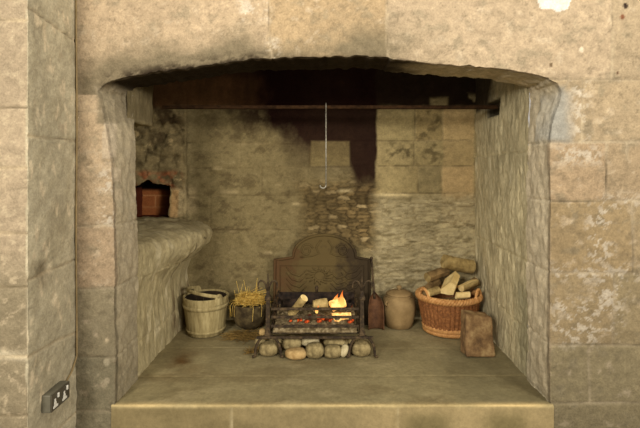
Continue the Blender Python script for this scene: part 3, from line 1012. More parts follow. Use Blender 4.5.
def hearth_col(P, Nn):
    x, y, z = P.T
    top = sstep(-0.03, -0.004, z)
    c = np.tile(S(154, 140, 100), (len(P), 1)) * (1 + 0.2 * fbm(P, 2.6, 4, s=173) + 0.12 * fbm(P, 18, 4, s=174))[:, None]
    c = mix(c, S(128, 112, 76), sstep(0.05, 0.45, fbm(P, (3.5, 6, 4), 4, s=175)) * 0.6)
    c = mix(c, S(178, 162, 120), sstep(0.15, 0.45, fbm(P, (5, 8, 4), 4, s=176)) * 0.5)
    # ash and scorch round the fire, tawny patch at the left wall
    d = np.hypot((x + 0.09) / 0.75, (y - 0.85) / 0.42)
    c = mix(c, S(122, 108, 76), np.exp(-d ** 2) * 0.5)
    c = mix(c, S(98, 72, 38), np.exp(-((x + 0.98) / 0.16) ** 2 - ((y - 0.52) / 0.22) ** 2) * np.clip(0.5 + fbm(P, 7, 3, s=177), 0, 1))
    c = mix(c, S(112, 104, 76), box_mask(x, y, 0.75, -0.1, 1.4, 0.7, 0.15) * 0.5)
    j = seg_dist(x, y + 0.006 * fbm(P, 4, 2, s=170), HJ)
    c = mix(c, S(160, 144, 100), np.exp(-(j / 0.006) ** 2) * 0.45)
    c = c * np.array([0.78, 0.78, 0.74])
    # worn nosing
    c = mix(c, S(206, 178, 118), np.exp(-((y + 0.002) / 0.022) ** 2) * top * np.clip(0.6 + 0.8 * fbm(P, (3, 3, 3), 4, s=178), 0, 1) * 0.85)
    f = np.tile(S(172, 150, 100), (len(P), 1)) * (1 + 0.18 * fbm(P, 3, 4, s=179))[:, None]
    f = mix(f, S(132, 114, 72), sstep(-0.05, 0.35, fbm(P, (3, 3, 5), 4, s=180)) * 0.8)
    for a, b in ((425, 26), (505, 22)):
        f = mix(f, S(112, 100, 60), np.exp(-((x - wx(a, 0)) / (b / 181)) ** 4 - ((z + 0.14) / 0.10) ** 4) * 0.75)
    f = mix(f, S(138, 122, 80), (1 - sstep(wx(330, 0), wx(390, 0), x + 0.1 * fbm(P, 5, 3, s=181))) * 0.6)
    jf = seg_dist(x, z, FJ)
    f = mix(f, S(218, 200, 150), np.exp(-(jf / 0.006) ** 2) * np.clip(0.5 + 1.2 * fbm(P, 9, 3, s=270), 0, 1) * 0.7)
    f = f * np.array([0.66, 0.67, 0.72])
    c = c * top[:, None] + f * (1 - top[:, None])
    return c


bm = grid_bm(np.arange(-1.192, 1.243, 0.0095), np.concatenate([np.arange(0, 0.286, 0.0095), np.linspace(0.287, 0.308, 7), np.arange(0.316, 1.70, 0.0095)]), hearth_fn)
bm.normal_update()
if sum(f.normal.z for f in bm.faces) < 0:
    bmesh.ops.reverse_faces(bm, faces=bm.faces)
finish_surface('floor', bm, M['hearthstone'], hearth_disp, hearth_col)['label'] = 'raised stone hearth slab with a worn front edge'

bm = bmesh.new()
box(bm, -5.0, 5.0, -8.5, 0.05, -0.36, -0.30)
o = link('floor_room', bm, mat('flagstone', (88, 78, 56), (120, 106, 78), 3, rough=0.9), smooth=False)
o['kind'] = 'structure'
o['label'] = 'stone floor of the room in front of the hearth'

# ============================================================ iron bar and hanging rod
ZB = 1.752
bm = bmesh.new()
box(bm, -1.23, 1.262, 0.85, 0.885, ZB - 0.012, ZB + 0.012, 0.003)
noisy(bm, 0.002, 8)
tag(link('iron_bar', bm, M['rust'], smooth=False), 'long rusty iron bar spanning the fireplace below the smoky hood', 'bar')

rod = thing('hanging_rod', 'thin pale metal rod hanging straight down from the iron bar', 'rod', (wx(326, 0.868), 0.868, ZB))
bm = bmesh.new()
tube(bm, [(0, 0, -0.03), (0, 0, -0.58)], 0.0055, 8)
link('shaft', bm, M['greyiron'], rod)
bm = bmesh.new()
tube(bm, [(0.0, 0.027 * math.cos(t), 0.0 + 0.030 * math.sin(t)) for t in np.linspace(-PI / 2 + 0.0, 1.5 * PI - 0.3, 24)], 0.0045, 6)
link('loop', bm, M['greyiron'], rod)
bm = bmesh.new()
tube(bm, [(0, 0, -0.58)] + [(-0.022 + 0.022 * math.cos(t), 0, -0.58 + 0.022 * math.sin(t)) for t in np.linspace(0, -PI, 10)], 0.0055, 8)
link('hook', bm, M['greyiron'], rod)

# ============================================================ wall socket and cable
sock = thing('wall_socket', 'grey metal double power socket low on the side of the left pier', 'socket', (-1.392, -0.218, 0.152))
bm = bmesh.new()
box(bm, -0.012, 0.044, -0.079, 0.079, -0.043, 0.043, 0.004)
tag(link('back_box', bm, M['metalbox'], sock, False), 'grey metal box')
bm = bmesh.new()
box(bm, 0.044, 0.050, -0.077, 0.077, -0.042, 0.042, 0.003)
plate = tag(link('face_plate', bm, M['plate'], sock, False), 'dark face plate')
for s in (-1, 1):
    bm = bmesh.new()
    box(bm, 0.049, 0.056, s * 0.038 - 0.005 + 0.012, s * 0.038 + 0.006 + 0.012, 0.010, 0.032, 0.002)
    tag(link('switch', bm, M['whiteplastic'], plate, False), 'pale switch')
    bm = bmesh.new()
    box(bm, 0.049, 0.053, s * 0.038 - 0.004 - 0.012, s * 0.038 + 0.005 - 0.012, -0.004, 0.014, 0.001)
    box(bm, 0.049, 0.053, s * 0.038 - 0.018 - 0.008, s * 0.038 + 0.018 - 0.008, -0.030, -0.019, 0.001)
    box(bm, 0.049, 0.0525, s * 0.038 - 0.009 - 0.010, s * 0.038 + 0.009 - 0.010, -0.020, -0.003, 0.001)
    tag(link('outlet', bm, M['whiteplastic'], plate, False), 'pale outlet opening')
bm = bmesh.new()
tube(bm, [(-1.378 + 0.002 * math.sin(z * 5), -0.014, z) for z in np.linspace(2.54, 0.27, 40)] + [(-1.380, -0.03, 0.235), (-1.382, -0.055, 0.20), (-1.382, -0.10, 0.175), (-1.380, -0.142, 0.152)], 0.0045, 8)
tag(link('cable', bm, M['cable']), 'thin cable running down the corner beside the left pier to the socket', 'cable')

# ============================================================ fireback
FBY = 1.255
fb = thing('fireback', 'ornate rusty cast iron fireback with scrolled crest leaning on the back wall', 'fireback', (wx(322, 1.22), 1.262, 0.0))
fw = 0.405
sh = 0.535
lean = 0.045


def fb_outline():
    pts = [(-fw, 0.0), (-fw, sh)]
    pts += [(-fw + 0.05, sh + 0.004), (-0.30, sh + 0.012)]
    for i in range(0, 19):
        a = PI - PI * i / 18
        pts.append((0.02 + 0.27 * math.cos(a), sh + 0.02 + 0.19 * math.sin(a) ** 0.9))
    pts += [(0.33, sh + 0.012), (fw, sh), (fw, 0.0)]
    return pts


def prism_xz(bm, pts, y0, y1):
    A = [bm.verts.new((x, y0, z)) for x, z in pts]
    B = [bm.verts.new((x, y1, z)) for x, z in pts]
    n = len(pts)
    bm.faces.new(A)
    bm.faces.new(B[::-1])
    for i in range(n):
        bm.faces.new((A[i], B[i], B[(i + 1) % n], A[(i + 1) % n]))


def tilt(bm):
    for v in bm.verts:
        v.co.y += v.co.z * lean / sh


bm = bmesh.new()
prism_xz(bm, fb_outline(), -0.014, 0.014)
bmesh.ops.recalc_face_normals(bm, faces=bm.faces)
tilt(bm)
link('plate', bm, M['fireback'], fb, False)
bm = bmesh.new()
ol = [(x * 0.975, -0.016, z * 0.985 + 0.004) for x, z in fb_outline()]
tube(bm, ol, 0.012, 6)
inn = [(-0.35, -0.015, 0.02), (-0.35, -0.015, 0.48), (0.35, -0.015, 0.48), (0.35, -0.015, 0.02)]
tube(bm, inn, 0.007, 6)
tilt(bm)
link('border', bm, M['fireback'], fb)


def spiral(cx, cz, r0, r1, a0, turns, n=36):
    return [(cx + (r0 + (r1 - r0) * i / n) * math.cos(a0 + 2 * PI * turns * i / n), -0.016, cz + (r0 + (r1 - r0) * i / n) * math.sin(a0 + 2 * PI * turns * i / n)) for i in range(n + 1)]


for s in (-1, 1):
    bm = bmesh.new()
    tube(bm, [(0.02 + s * (p[0]), p[1], p[2]) for p in spiral(0.15, sh + 0.075, 0.012, 0.055, 0.3, 1.4)], 0.008, 6)
    tube(bm, [(0.02 + s * 0.03, -0.016, sh + 0.16), (0.02 + s * 0.07, -0.016, sh + 0.10), (0.02 + s * 0.05, -0.016, sh + 0.05), (0.02 + s * 0.10, -0.016, sh + 0.03), (0.02 + s * 0.2, -0.016, sh + 0.02)], 0.008, 6)
    tilt(bm)
    link('crest_scroll', bm, M['fireback'], fb)
for cx, cz, sgn in ((0.25, 0.40, 1), (0.16, 0.36, 1), (-0.22, 0.38, -1)):
    bm = bmesh.new()
    for k in range(4):
        o_ = 0.045 * k
        tube(bm, [(cx - sgn * 0.09, -0.016, cz + 0.07 - o_), (cx - sgn * 0.03, -0.016, cz + 0.02 - o_), (cx + sgn * 0.03, -0.016, cz + 0.04 - o_), (cx + sgn * 0.08, -0.016, cz + 0.09 - o_)], [0.005, 0.010, 0.010, 0.004], 6)
    tilt(bm)
    link('drapery_relief', bm, M['fireback'], fb)
bm = bmesh.new()
for i in range(14):
    a = 2 * PI * i / 14
    tube(bm, [(-0.02 + 0.05 * math.cos(a), -0.015, 0.40 + 0.04 * math.sin(a)), (-0.02 + 0.12 * math.cos(a + 0.3), -0.016, 0.40 + 0.075 * math.sin(a + 0.3))], [0.012, 0.005], 6)
tube(bm, [(-0.02 + 0.05 * math.cos(t), -0.016, 0.40 + 0.04 * math.sin(t)) for t in np.linspace(0, 2 * PI, 24)], 0.008, 6)
tilt(bm)
link('wreath_relief', bm, M['fireback'], fb)

# ============================================================ grate and firedogs
AY = 0.605
XL, XR = wx(268, AY), wx(362, AY)


def andiron(x, label):
    r = thing('firedog', label, 'firedog', (x, AY, 0.0), 0, 'pair of wrought iron firedogs')
    bm = bmesh.new()
    tube(bm, [(0, 0, 0.150), (0, 0, 0.41)], [0.017, 0.0145], 4, flat=(1.2, 1.2))
    for z in (0.165, 0.41):
        box(bm, -0.021, 0.021, -0.021, 0.021, z - 0.014, z + 0.014, 0.006)
    tube(bm, [(0, 0, 0.41), (0, 0, 0.475)], [0.014, 0.011], 4, flat=(1.2, 1.2))
    link('upright', bm, M['iron'], r, False)
    bm = bmesh.new()
    tube(bm, [(-0.106, -0.012, 0.010), (-0.094, -0.008, 0.012)] + [(0.088 * math.cos(a), 0.0, 0.012 + 0.138 * math.sin(a) ** 0.85) for a in np.linspace(PI, 0, 20)] + [(0.094, -0.008, 0.012), (0.106, -0.012, 0.010)], 0.0095, 8)
    link('arched_foot', bm, M['iron'], r)
    bm = bmesh.new()
    tube(bm, [(0, 0, 0.47), (0, 0, 0.52), (0, 0, 0.578)], [0.008, 0.0065, 0.003], 8)
    link('spike', bm, M['iron'], r)
    for s in (-1, 1):
        bm = bmesh.new()
        tube(bm, [(s * 0.004, -0.004, 0.462), (s * 0.012, -0.006, 0.497), (s * 0.028, -0.008, 0.524), (s * 0.048, -0.01, 0.530), (s * 0.062, -0.01, 0.517), (s * 0.066, -0.01, 0.492), (s * 0.060, -0.01, 0.472)], [0.008, 0.007, 0.0065, 0.006, 0.006, 0.005, 0.004], 8)
        link('hook', bm, M['iron'], r)
    bm = bmesh.new()
    tube(bm, [(0, 0.01, 0.142), (0, 0.46, 0.142), (0, 0.495, 0.12), (0, 0.50, 0.010)], 0.010, 4, flat=(1.2, 1.2))
    link('rear_leg', bm, M['iron'], r, False)
    return r


andiron(XL, 'black iron firedog with hooked top at the grate end beside the straw pot')
andiron(XR, 'black iron firedog with hooked top at the grate end beside the shovel')

gr = thing('fire_grate', 'black iron fire basket with horizontal front bars holding the burning logs', 'grate', ((XL + XR) / 2, AY, 0.0))
hw = (XR - XL) / 2
for k, z in enumerate((0.334, 0.278, 0.216)):
    bm = bmesh.new()
    box(bm, -hw + 0.020, hw - 0.020, -0.006, 0.008, z - 0.009, z + 0.009, 0.003)
    link('front_bar', bm, M['iron'], gr, False)
bm = bmesh.new()
box(bm, -hw - 0.075, hw + 0.075, -0.036, -0.021, 0.141, 0.157, 0.003)
link('bottom_bar', bm, M['iron'], gr, False)
for s in (-1, 1):
    bm = bmesh.new()
    for z in (0.334, 0.278, 0.216):
        box(bm, s * (hw - 0.026) - 0.006, s * (hw - 0.026) + 0.006, 0.008, 0.445, z - 0.008, z + 0.008, 0.002)
    link('side_bars', bm, M['iron'], gr, False)
bm = bmesh.new()
box(bm, -hw + 0.02, hw - 0.02, 0.445, 0.460, 0.155, 0.325, 0.004)
link('back_plate', bm, M['char'], gr, False)
bm = bmesh.new()
for k in range(10):
    y = 0.02 + 0.043 * k
    box(bm, -hw + 0.02, hw - 0.02, y, y + 0.014, 0.156, 0.166, 0.002)
link('floor_bars', bm, M['iron'], gr, False)
bm = bmesh.new()
tube(bm, [(0.0, 0.452, 0.32), (0, 0.452, 0.345), (0, 0.452, 0.358), (0, 0.452, 0.374)], [0.011, 0.011, 0.015, 0.009], 10)
link('finial', bm, M['iron'], gr)


# ash bed
def ash_bed():
    us, vs = np.linspace(XL + 0.03, XR - 0.03, 90), np.linspace(AY + 0.012, AY + 0.44, 60)
    bm = bmesh.new()
    U, V = np.meshgrid(us, vs, indexing='ij')
    P = np.stack([U.ravel(), V.ravel(), U.ravel() * 0], 1)
    z = 0.203 + 0.02 * fbm(P, 9, 3, s=190) + 0.022 * fbm(P, 30, 3, s=191) + 0.03 * sstep(AY + 0.02, AY + 0.15, P[:, 1])
    edge = np.minimum(np.minimum(P[:, 0] - us[0], us[-1] - P[:, 0]), P[:, 1] - vs[0])
    z = np.where(edge < 0.001, 0.168, z)
    vv = [bm.verts.new((a, b, c)) for (a, b, _), c in zip(P, z)]
    n = len(vs)
    for i in range(len(us) - 1):
        for k in range(n - 1):
            bm.faces.new((vv[i * n + k], vv[(i + 1) * n + k], vv[(i + 1) * n + k + 1], vv[i * n + k + 1]))
    return bm


tag(link('ash', ash_bed(), M['ash']), 'pale grey ash heaped on the floor of the fire grate', 'ash', kind='stuff')


# ------------------------------------------------------------------ logs
def log_bm(a, b, r, sides=14, split=0.0, roll=0.0, seed=1, segs=10, taper=1.0, amp=0.08):
    """log from a to b; split>0 cuts a flat face. material 0 bark, 1 cut wood"""
    bm = bmesh.new()
    a, b = Vector(a), Vector(b)
    t = (b - a).normalized()
    u = Vector((0, 0, 1)) if abs(t.z) < 0.9 else Vector((1, 0, 0))
    u = (u - t * u.dot(t)).normalized()
    w = t.cross(u)
    rnd = random.Random(seed)
    prof = []
    for k in range(sides):
        an = 2 * PI * k / sides
        x, y = math.cos(an), math.sin(an)
        if split and x < -1 + 2 * split:
            x = -1 + 2 * split
        q = 1 + amp * (rnd.random() - 0.5) * 2
        prof.append((x * q, y * q, bool(split) and math.cos(an) < -1 + 2 * split + 0.02))
    rings = []
    for i in range(segs + 1):
        f = i / segs
        p = a.lerp(b, f) + u * r * 0.05 * math.sin(f * 5 + seed) + w * r * 0.05 * math.cos(f * 4 + seed)
        rr = r * (1 + (taper - 1) * f)
        ring = []
        for (x, y, fl) in prof:
            X = x * math.cos(roll) - y * math.sin(roll)
            Yy = x * math.sin(roll) + y * math.cos(roll)
            j = 1 + 0.05 * (rnd.random() - 0.5)
            ring.append(bm.verts.new(p + (u * X + w * Yy) * rr * j))
        rings.append(ring)
    for A, B in zip(rings, rings[1:]):
        for k in range(sides):
            f = bm.faces.new((A[k], A[(k + 1) % sides], B[(k + 1) % sides], B[k]))
            f.material_index = 1 if prof[k][2] and prof[(k + 1) % sides][2] else 0
    for ring in (rings[0][::-1], rings[-1]):
        f = bm.faces.new(ring)
        f.material_index = 1
    bmesh.ops.recalc_face_normals(bm, faces=bm.faces)
    return bm


def P3(px, py, Y):
    return (wx(px, Y), Y, wz(py, Y))


def place_log(name, a, b, r, mats, label, cat, group, **kw):
    c = Vector(a)
    bm = log_bm((0, 0, 0), tuple(Vector(b) - c), r, **kw)
    o = link(name, bm, mats, smooth=False, loc=c)
    return tag(o, label, cat, group)


FG = 'logs burning in the grate'
place_log('burning_log', P3(291, 314, 0.78), P3(304.5, 298, 0.705), 0.029, [M['bark'], M['wood']], 'slim log propped up in the grate with a pale round sawn end', 'log', FG, seed=3, sides=20, amp=0.03)
place_log('burning_log', P3(282, 304, 0.91), P3(303, 302.5, 0.97), 0.037, [M['char'], M['char']], 'blackened log lying flat at the left back of the grate', 'log', FG, seed=4)
place_log('burning_log', P3(313, 305, 0.84), P3(327, 303, 0.86), 0.044, [M['bark'], M['wood']], 'short split log with yellowish top in the middle of the grate', 'log', FG, split=0.3, roll=2.2, seed=5, sides=16)
place_log('burning_log', P3(331, 307, 0.86), P3(344, 302, 0.90), 0.042, [M['glow'], M['glow']], 'bright burning chunk of wood beneath the tall flame', 'log', FG, split=0.35, roll=0.6, seed=6)
place_log('burning_log', P3(332, 318, 0.745), P3(351, 317, 0.75), 0.036, [M['glow'], M['glow']], 'glowing yellow log right behind the front bars at the right', 'log', FG, split=0.3, roll=1.7, seed=7)
place_log('burning_log', P3(300, 323, 0.75), P3(312, 317, 0.77), 0.026, [M['ember'], M['ember']], 'red glowing broken log behind the bars, left of the middle', 'log', FG, seed=8)
place_log('burning_log', P3(317, 319, 0.75), P3(329, 320, 0.76), 0.030, [M['ember'], M['ember']], 'red and black charred log behind the bars, in the middle', 'log', FG, seed=9)
place_log('burning_log', P3(343, 304, 0.97), P3(351, 308, 0.95), 0.030, [M['char'], M['ember']], 'dark charred log end in the right back corner of grate', 'log', FG, seed=10)
# coals
rnd = random.Random(5)
EG = 'red embers in the ash of the grate'
for i in range(14):
    bm = bmesh.new()
    bmesh.ops.create_icosphere(bm, subdivisions=2, radius=1)
    r = 0.010 + 0.008 * rnd.random()
    for v in bm.verts:
        v.co = Vector((v.co.x * r * 1.3, v.co.y * r, v.co.z * r * 0.8))
    noisy(bm, 0.005, 60, i)
    x, y = XL + 0.12 + 0.48 * rnd.random(), AY + 0.03 + 0.05 * rnd.random()
    tag(link('ember', bm, M['ember'] if i % 3 else M['ash'], loc=(x, y, 0.232 + 0.012 * rnd.random())), 'small glowing ember lying in the ash behind the front bars', 'ember', EG)


def flame(px, py, Y, h, w, seed, label):
    bm = bmesh.new()
    n, sd = 14, 12
    rings = []
    for i in range(n + 1):
        f = i / n
        r = w * (math.sin(PI * min(1, f * 0.9 + 0.12)) ** 0.8) * (1 - f) ** 0.55 + 0.0006
        ox = 0.25 * w * math.sin(f * 5 + seed) + 0.6 * w * f * f
        oy = 0.3 * w * math.cos(f * 4 + seed)
        rings.append([bm.verts.new((ox + r * math.cos(2 * PI * k / sd), oy + 0.6 * r * math.sin(2 * PI * k / sd), h * f)) for k in range(sd)])
    for A, B in zip(rings, rings[1:]):
        for k in range(sd):
            bm.faces.new((A[k], A[(k + 1) % sd], B[(k + 1) % sd], B[k]))
    tag(link('flame', bm, M['flame'], loc=P3(px, py, Y)), label, 'flame', 'flames of the fire')


flame(341.5, 307, 0.84, 0.125, 0.022, 1, 'tall orange flame licking up at the right of the grate')
flame(336, 303, 0.90, 0.07, 0.020, 2.4, 'short broad flame just left of the tall flame')
flame(317, 313, 0.75, 0.055, 0.014, 3.3, 'small yellow flame low in the middle behind the front bars')

# ============================================================ cobbles under the grate
STONES = [
    (268.8, 351, 19, 14, 0.65, 'cobble', 'large grey cobble framed by the arched foot of the left firedog'),
    (276, 339.5, 17, 7, 0.745, 'cobble', 'low cobble behind the top of the left arched foot'),
    (262.5, 332, 7, 7, 0.66, 'cobble_tan', 'small round pebble beside the left firedog, above the arched foot'),
    (260, 341, 11, 8, 0.69, 'cobble', 'small dull stone at the far left end of cobble row'),
    (292, 343, 20, 13, 0.70, 'cobble', 'smooth rounded cobble resting above the flat tan stone'),
    (296, 355.5, 21, 10, 0.60, 'cobble_tan', 'flat tan stone at the front, beneath a rounded cobble'),
    (310, 341, 18, 9, 0.72, 'cobble_pale', 'pale speckled stone under the middle of the bottom bar'),
    (314.5, 352.5, 18.5, 15, 0.61, 'cobble', 'round grey cobble at the front in the middle'),
    (336, 343.5, 25, 12, 0.71, 'cobble', 'broad cobble tucked under the bottom bar right of the middle'),
    (333, 354.5, 18, 13, 0.61, 'cobble', 'squat cobble at the front, left of the pale tilted wedge'),
    (344.2, 350.5, 8, 13, 0.60, 'cobble_pale', 'pale pinkish wedge of stone tilted between two cobbles'),
    (361, 351, 20, 14.5, 0.65, 'cobble', 'large cobble framed by the arched foot of the right firedog'),
    (354, 340.5, 14, 7, 0.73, 'cobble', 'low stone behind the arched foot of the right firedog')]
for i, (px, py, w, h, Y, m, lab) in enumerate(STONES):
    sc = F / (Y - CAMY)
    bm = bmesh.new()
    bmesh.ops.create_icosphere(bm, subdivisions=4, radius=1)
    rx, rz_ = w / 2 / sc, h / 2 / sc
    ry = min(0.055, 0.8 * rx)
    for v in bm.verts:
        x, y, z = v.co
        k = 1 / max(1e-6, (abs(x) ** 2.6 + abs(y) ** 2.6 + abs(z) ** 2.6) ** (1 / 2.6))
        v.co = Vector((x * k * rx, y * k * ry, z * k * rz_))
    noisy(bm, 0.008 * min(1, rx / 0.05), 16, i)
    if lab.startswith('pale pinkish'):
        bmesh.ops.rotate(bm, verts=bm.verts, cent=(0, 0, 0), matrix=Matrix.Rotation(0.35, 3, 'Y'))
    z = max(wz(py, Y), rz_ - 0.003 if py > 347 else 0)
    tag(link('cobble', bm, M[m], loc=(wx(px, Y), Y, z)), lab, 'stone', 'cobbles propping the grate')

# ============================================================ bucket
bk = thing('wooden_bucket', 'pale scrubbed wooden bucket with bent handle by the left wall', 'bucket', (wx(206, 1.09), 1.09, 0.0))
NS = 16


def stave(a, z, i):
    t = (a * NS / (2 * PI)) % 1
    return -0.0018 * math.exp(-((min(t, 1 - t)) / 0.06) ** 2)


bm = bmesh.new()
lathe(bm, [(0.132, 0.0), (0.142, 0.004), (0.148, 0.05), (0.160, 0.15), (0.172, 0.245), (0.178, 0.288), (0.176, 0.296), (0.166, 0.296), (0.163, 0.288), (0.150, 0.16), (0.130, 0.03)], 128, fn=stave)
link('body', bm, M['bucket'], bk)
bm = bmesh.new()
lathe(bm, [(0.0005, 0.032), (0.131, 0.032), (0.1485, 0.16), (0.1605, 0.282)], 64, cap0=False)
link('inside', bm, M['bucket_in'], bk)
for z, h in ((0.222, 0.034), (0.035, 0.022)):
    r0 = 0.147 + (z - 0.04) / 0.21 * 0.0265 + 0.003
    bm = bmesh.new()
    k = 0.118 * h
    lathe(bm, [(r0 - k - 0.004, z - h / 2), (r0 - k + 0.003, z - h / 2 + 0.002), (r0 + k + 0.003, z + h / 2 - 0.002), (r0 + k - 0.004, z + h / 2)], 96, cap0=False)
    link('hoop', bm, M['bucket'], bk)
eaA, eaB = math.radians(128), math.radians(-42)
for a in (eaA, eaB):
    bm = bmesh.new()
    n = 8
    R0, R1 = 0.163, 0.180
    pts = []
    for i in range(n + 1):
        t = -1 + 2 * i / n
        pts.append((a + t * 0.20, 0.29 + 0.040 * (1 - abs(t) ** 3) + 0.001))
    bot = [(a + (-1 + 2 * i / n) * 0.20, 0.25) for i in range(n + 1)]
    grids = []
    for R in (R0, R1):
        grids.append(([bm.verts.new((R * 1.003 * math.cos(p), R * 1.003 * math.sin(p), z)) for p, z in bot], [bm.verts.new((R * 1.02 * math.cos(p), R * 1.02 * math.sin(p), z)) for p, z in pts]))
    for i in range(n):
        bm.faces.new((grids[0][0][i], grids[0][1][i], grids[0][1][i + 1], grids[0][0][i + 1]))
        bm.faces.new((grids[1][0][i], grids[1][0][i + 1], grids[1][1][i + 1], grids[1][1][i]))
        bm.faces.new((grids[0][1][i], grids[1][1][i], grids[1][1][i + 1], grids[0][1][i + 1]))
    for i in (0, n):
        bm.faces.new((grids[0][0][i], grids[1][0][i], grids[1][1][i], grids[0][1][i]))
    bmesh.ops.recalc_face_normals(bm, faces=bm.faces)
    link('ear', bm, M['bucket'], bk)
# bent handle, folded down over the near-left rim
pA = Vector((0.172 * math.cos(eaA), 0.172 * math.sin(eaA), 0.312))
pB = Vector((0.172 * math.cos(eaB), 0.172 * math.sin(eaB), 0.312))
mid = (pA + pB) / 2
ax = (pA - pB).normalized()
side = Vector((-math.sin(0.75), -math.cos(0.75), 0))
side = (side - ax * side.dot(ax)).normalized()
pts = []
for i in range(31):
    t = PI * i / 30
    q = mid + ax * 0.180 * math.cos(t) + side * 0.150 * math.sin(t) + Vector((0, 0, 0.036 * math.sin(t)))
    pts.append(q)
bm = bmesh.new()
tube(bm, pts, 0.011, 8, flat=(1.3, 0.5))
link('handle', bm, M['bucket'], bk)

# ============================================================ pot of straw
pot = thing('iron_pot', 'dark round pot heaped with yellow straw between bucket and grate', 'pot', (wx(250, 1.19), 1.19, 0.0))
bm = bmesh.new()
lathe(bm, [(0.002, 0.004), (0.07, 0.006), (0.105, 0.03), (0.130, 0.075), (0.142, 0.13), (0.146, 0.185), (0.152, 0.200), (0.150, 0.207), (0.140, 0.205), (0.134, 0.18), (0.120, 0.09), (0.05, 0.03)], 64)
link('body', bm, M['potiron'], pot)
for s in (-1, 1):
    bm = bmesh.new()
    tube(bm, [(s * 0.143, 0, 0.155), (s * 0.166, 0, 0.165), (s * 0.168, 0, 0.19), (s * 0.148, 0, 0.198)], 0.007, 8)
    link('lug', bm, M['potiron'], pot)


def stalk(bm, p, d, L, r, rnd, droop=0.0):
    pts = []
    p = Vector(p)
    d = Vector(d).normalized()
    k = 3
    for i in range(k + 1):
        pts.append(p + d * L * i / k + Vector((0, 0, -droop * (i / k) ** 2)))
    tube(bm, pts, r, 3, caps=False)


def inside_pot(x, y):
    return math.hypot(x, y)


rnd = random.Random(11)
bm = bmesh.new()
for i in range(430):
    a, q = rnd.random() * 2 * PI, math.sqrt(rnd.random()) * 0.125
    x, y = q * math.cos(a), q * math.sin(a)
    z = 0.205 + 0.075 * rnd.random() * (1 - (q / 0.17) ** 2)
    an = rnd.random() * 2 * PI
    L = 0.07 + 0.13 * rnd.random()
    d = (math.cos(an), math.sin(an), 0.35 * (rnd.random() - 0.35))
    if i % 45 == 0:
        d = (0.25 * math.cos(an), 0.1 * math.sin(an), 1.0)
        L = 0.12
    dr = 0.0
    ex, ey = x + d[0] * L, y + d[1] * L
    if math.hypot(ex, ey) > 0.165 and i % 45:
        d = (-d[0], -d[1], d[2])
        ex, ey = x + d[0] * L, y + d[1] * L
        if math.hypot(ex, ey) > 0.19:
            continue
    if ey > 0.17 or (ex < -0.135 and ey < 0.08) or (x < -0.1 and y < 0 and i % 45 == 0):
        continue
    stalk(bm, (x, y, z), d, L, 0.0017, rnd, dr)
for i in range(9):   # stalks hanging over the rim
    a = -PI * rnd.random() if i % 5 else 2 * PI * rnd.random()
    if math.sin(a) > 0.6:
        continue
    x, y = 0.157 * math.cos(a), 0.157 * math.sin(a)
    L = 0.03 + 0.07 * rnd.random()
    pts = [(x * 0.7, y * 0.7, 0.235), (x, y, 0.222), (x * 1.07, y * 1.07, 0.20), (x * 1.07 + 0.02 * (rnd.random() - 0.5), y * 1.07, 0.20 - L)]
    tube(bm, pts, 0.0017, 3, caps=False)
tag(link('straw', bm, M['straw'], loc=pot.location), 'tousled yellow straw filling the dark pot', 'straw', kind='stuff')
bm = bmesh.new()
for i in range(260):
    px, Y = 231 + 30 * rnd.random(), 0.90 + 0.16 * rnd.random()
    an = rnd.random() * 2 * PI
    L = 0.05 + 0.07 * rnd.random()
    if any(math.hypot(wx(px, Y) + q * L * math.cos(an) + 0.968, Y + q * L * 0.5 * math.sin(an) - 1.09) < 0.185 for q in (0, 0.5, 1)):
        continue
    stalk(bm, (wx(px, Y), Y, 0.004 + 0.03 * rnd.random() * rnd.random()), (math.cos(an), 0.5 * math.sin(an), 0.1 * rnd.random()), L, 0.0016, rnd)
tag(link('loose_straw', bm, M['straw_old']), 'dull brown straw scattered on the hearth below the dark pot', 'straw', kind='stuff')
bm = bmesh.new()
for i in range(70):
    an = rnd.random() * 2 * PI
    stalk(bm, (wx(252, 0.69) + 0.03 * (rnd.random() - 0.5), 0.69 + 0.03 * (rnd.random() - 0.5), 0.003), (math.cos(an), math.sin(an), 0.7 * rnd.random()), 0.03 + 0.04 * rnd.random(), 0.0015, rnd)
tag(link('dry_grass', bm, M['straw_old']), 'small tuft of dry grass on the hearth by the foot of left firedog', 'grass', kind='stuff')

# ============================================================ shovel
sv = thing('fire_shovel', 'rust brown fire shovel with dark shaft leaning between fireback and jar', 'shovel', (wx(376, 1.16), 1.155, 0.0))
bm = bmesh.new()
out = [(-0.062, 0.0), (0.064, 0.0), (0.066, 0.10), (0.062, 0.185), (0.048, 0.235), (0.020, 0.270), (-0.004, 0.29), (-0.022, 0.29), (-0.036, 0.27), (-0.052, 0.235), (-0.062, 0.185)]
A = []
nX, nZ = 14, 24
oz = [p[1] for p in out]


def half(z):
    return float(np.interp(z, [0, 0.10, 0.185, 0.235, 0.27, 0.29], [0.063, 0.065, 0.062, 0.050, 0.028, 0.012])), float(np.interp(z, [0, 0.2, 0.29], [0.0, 0.0, -0.012]))


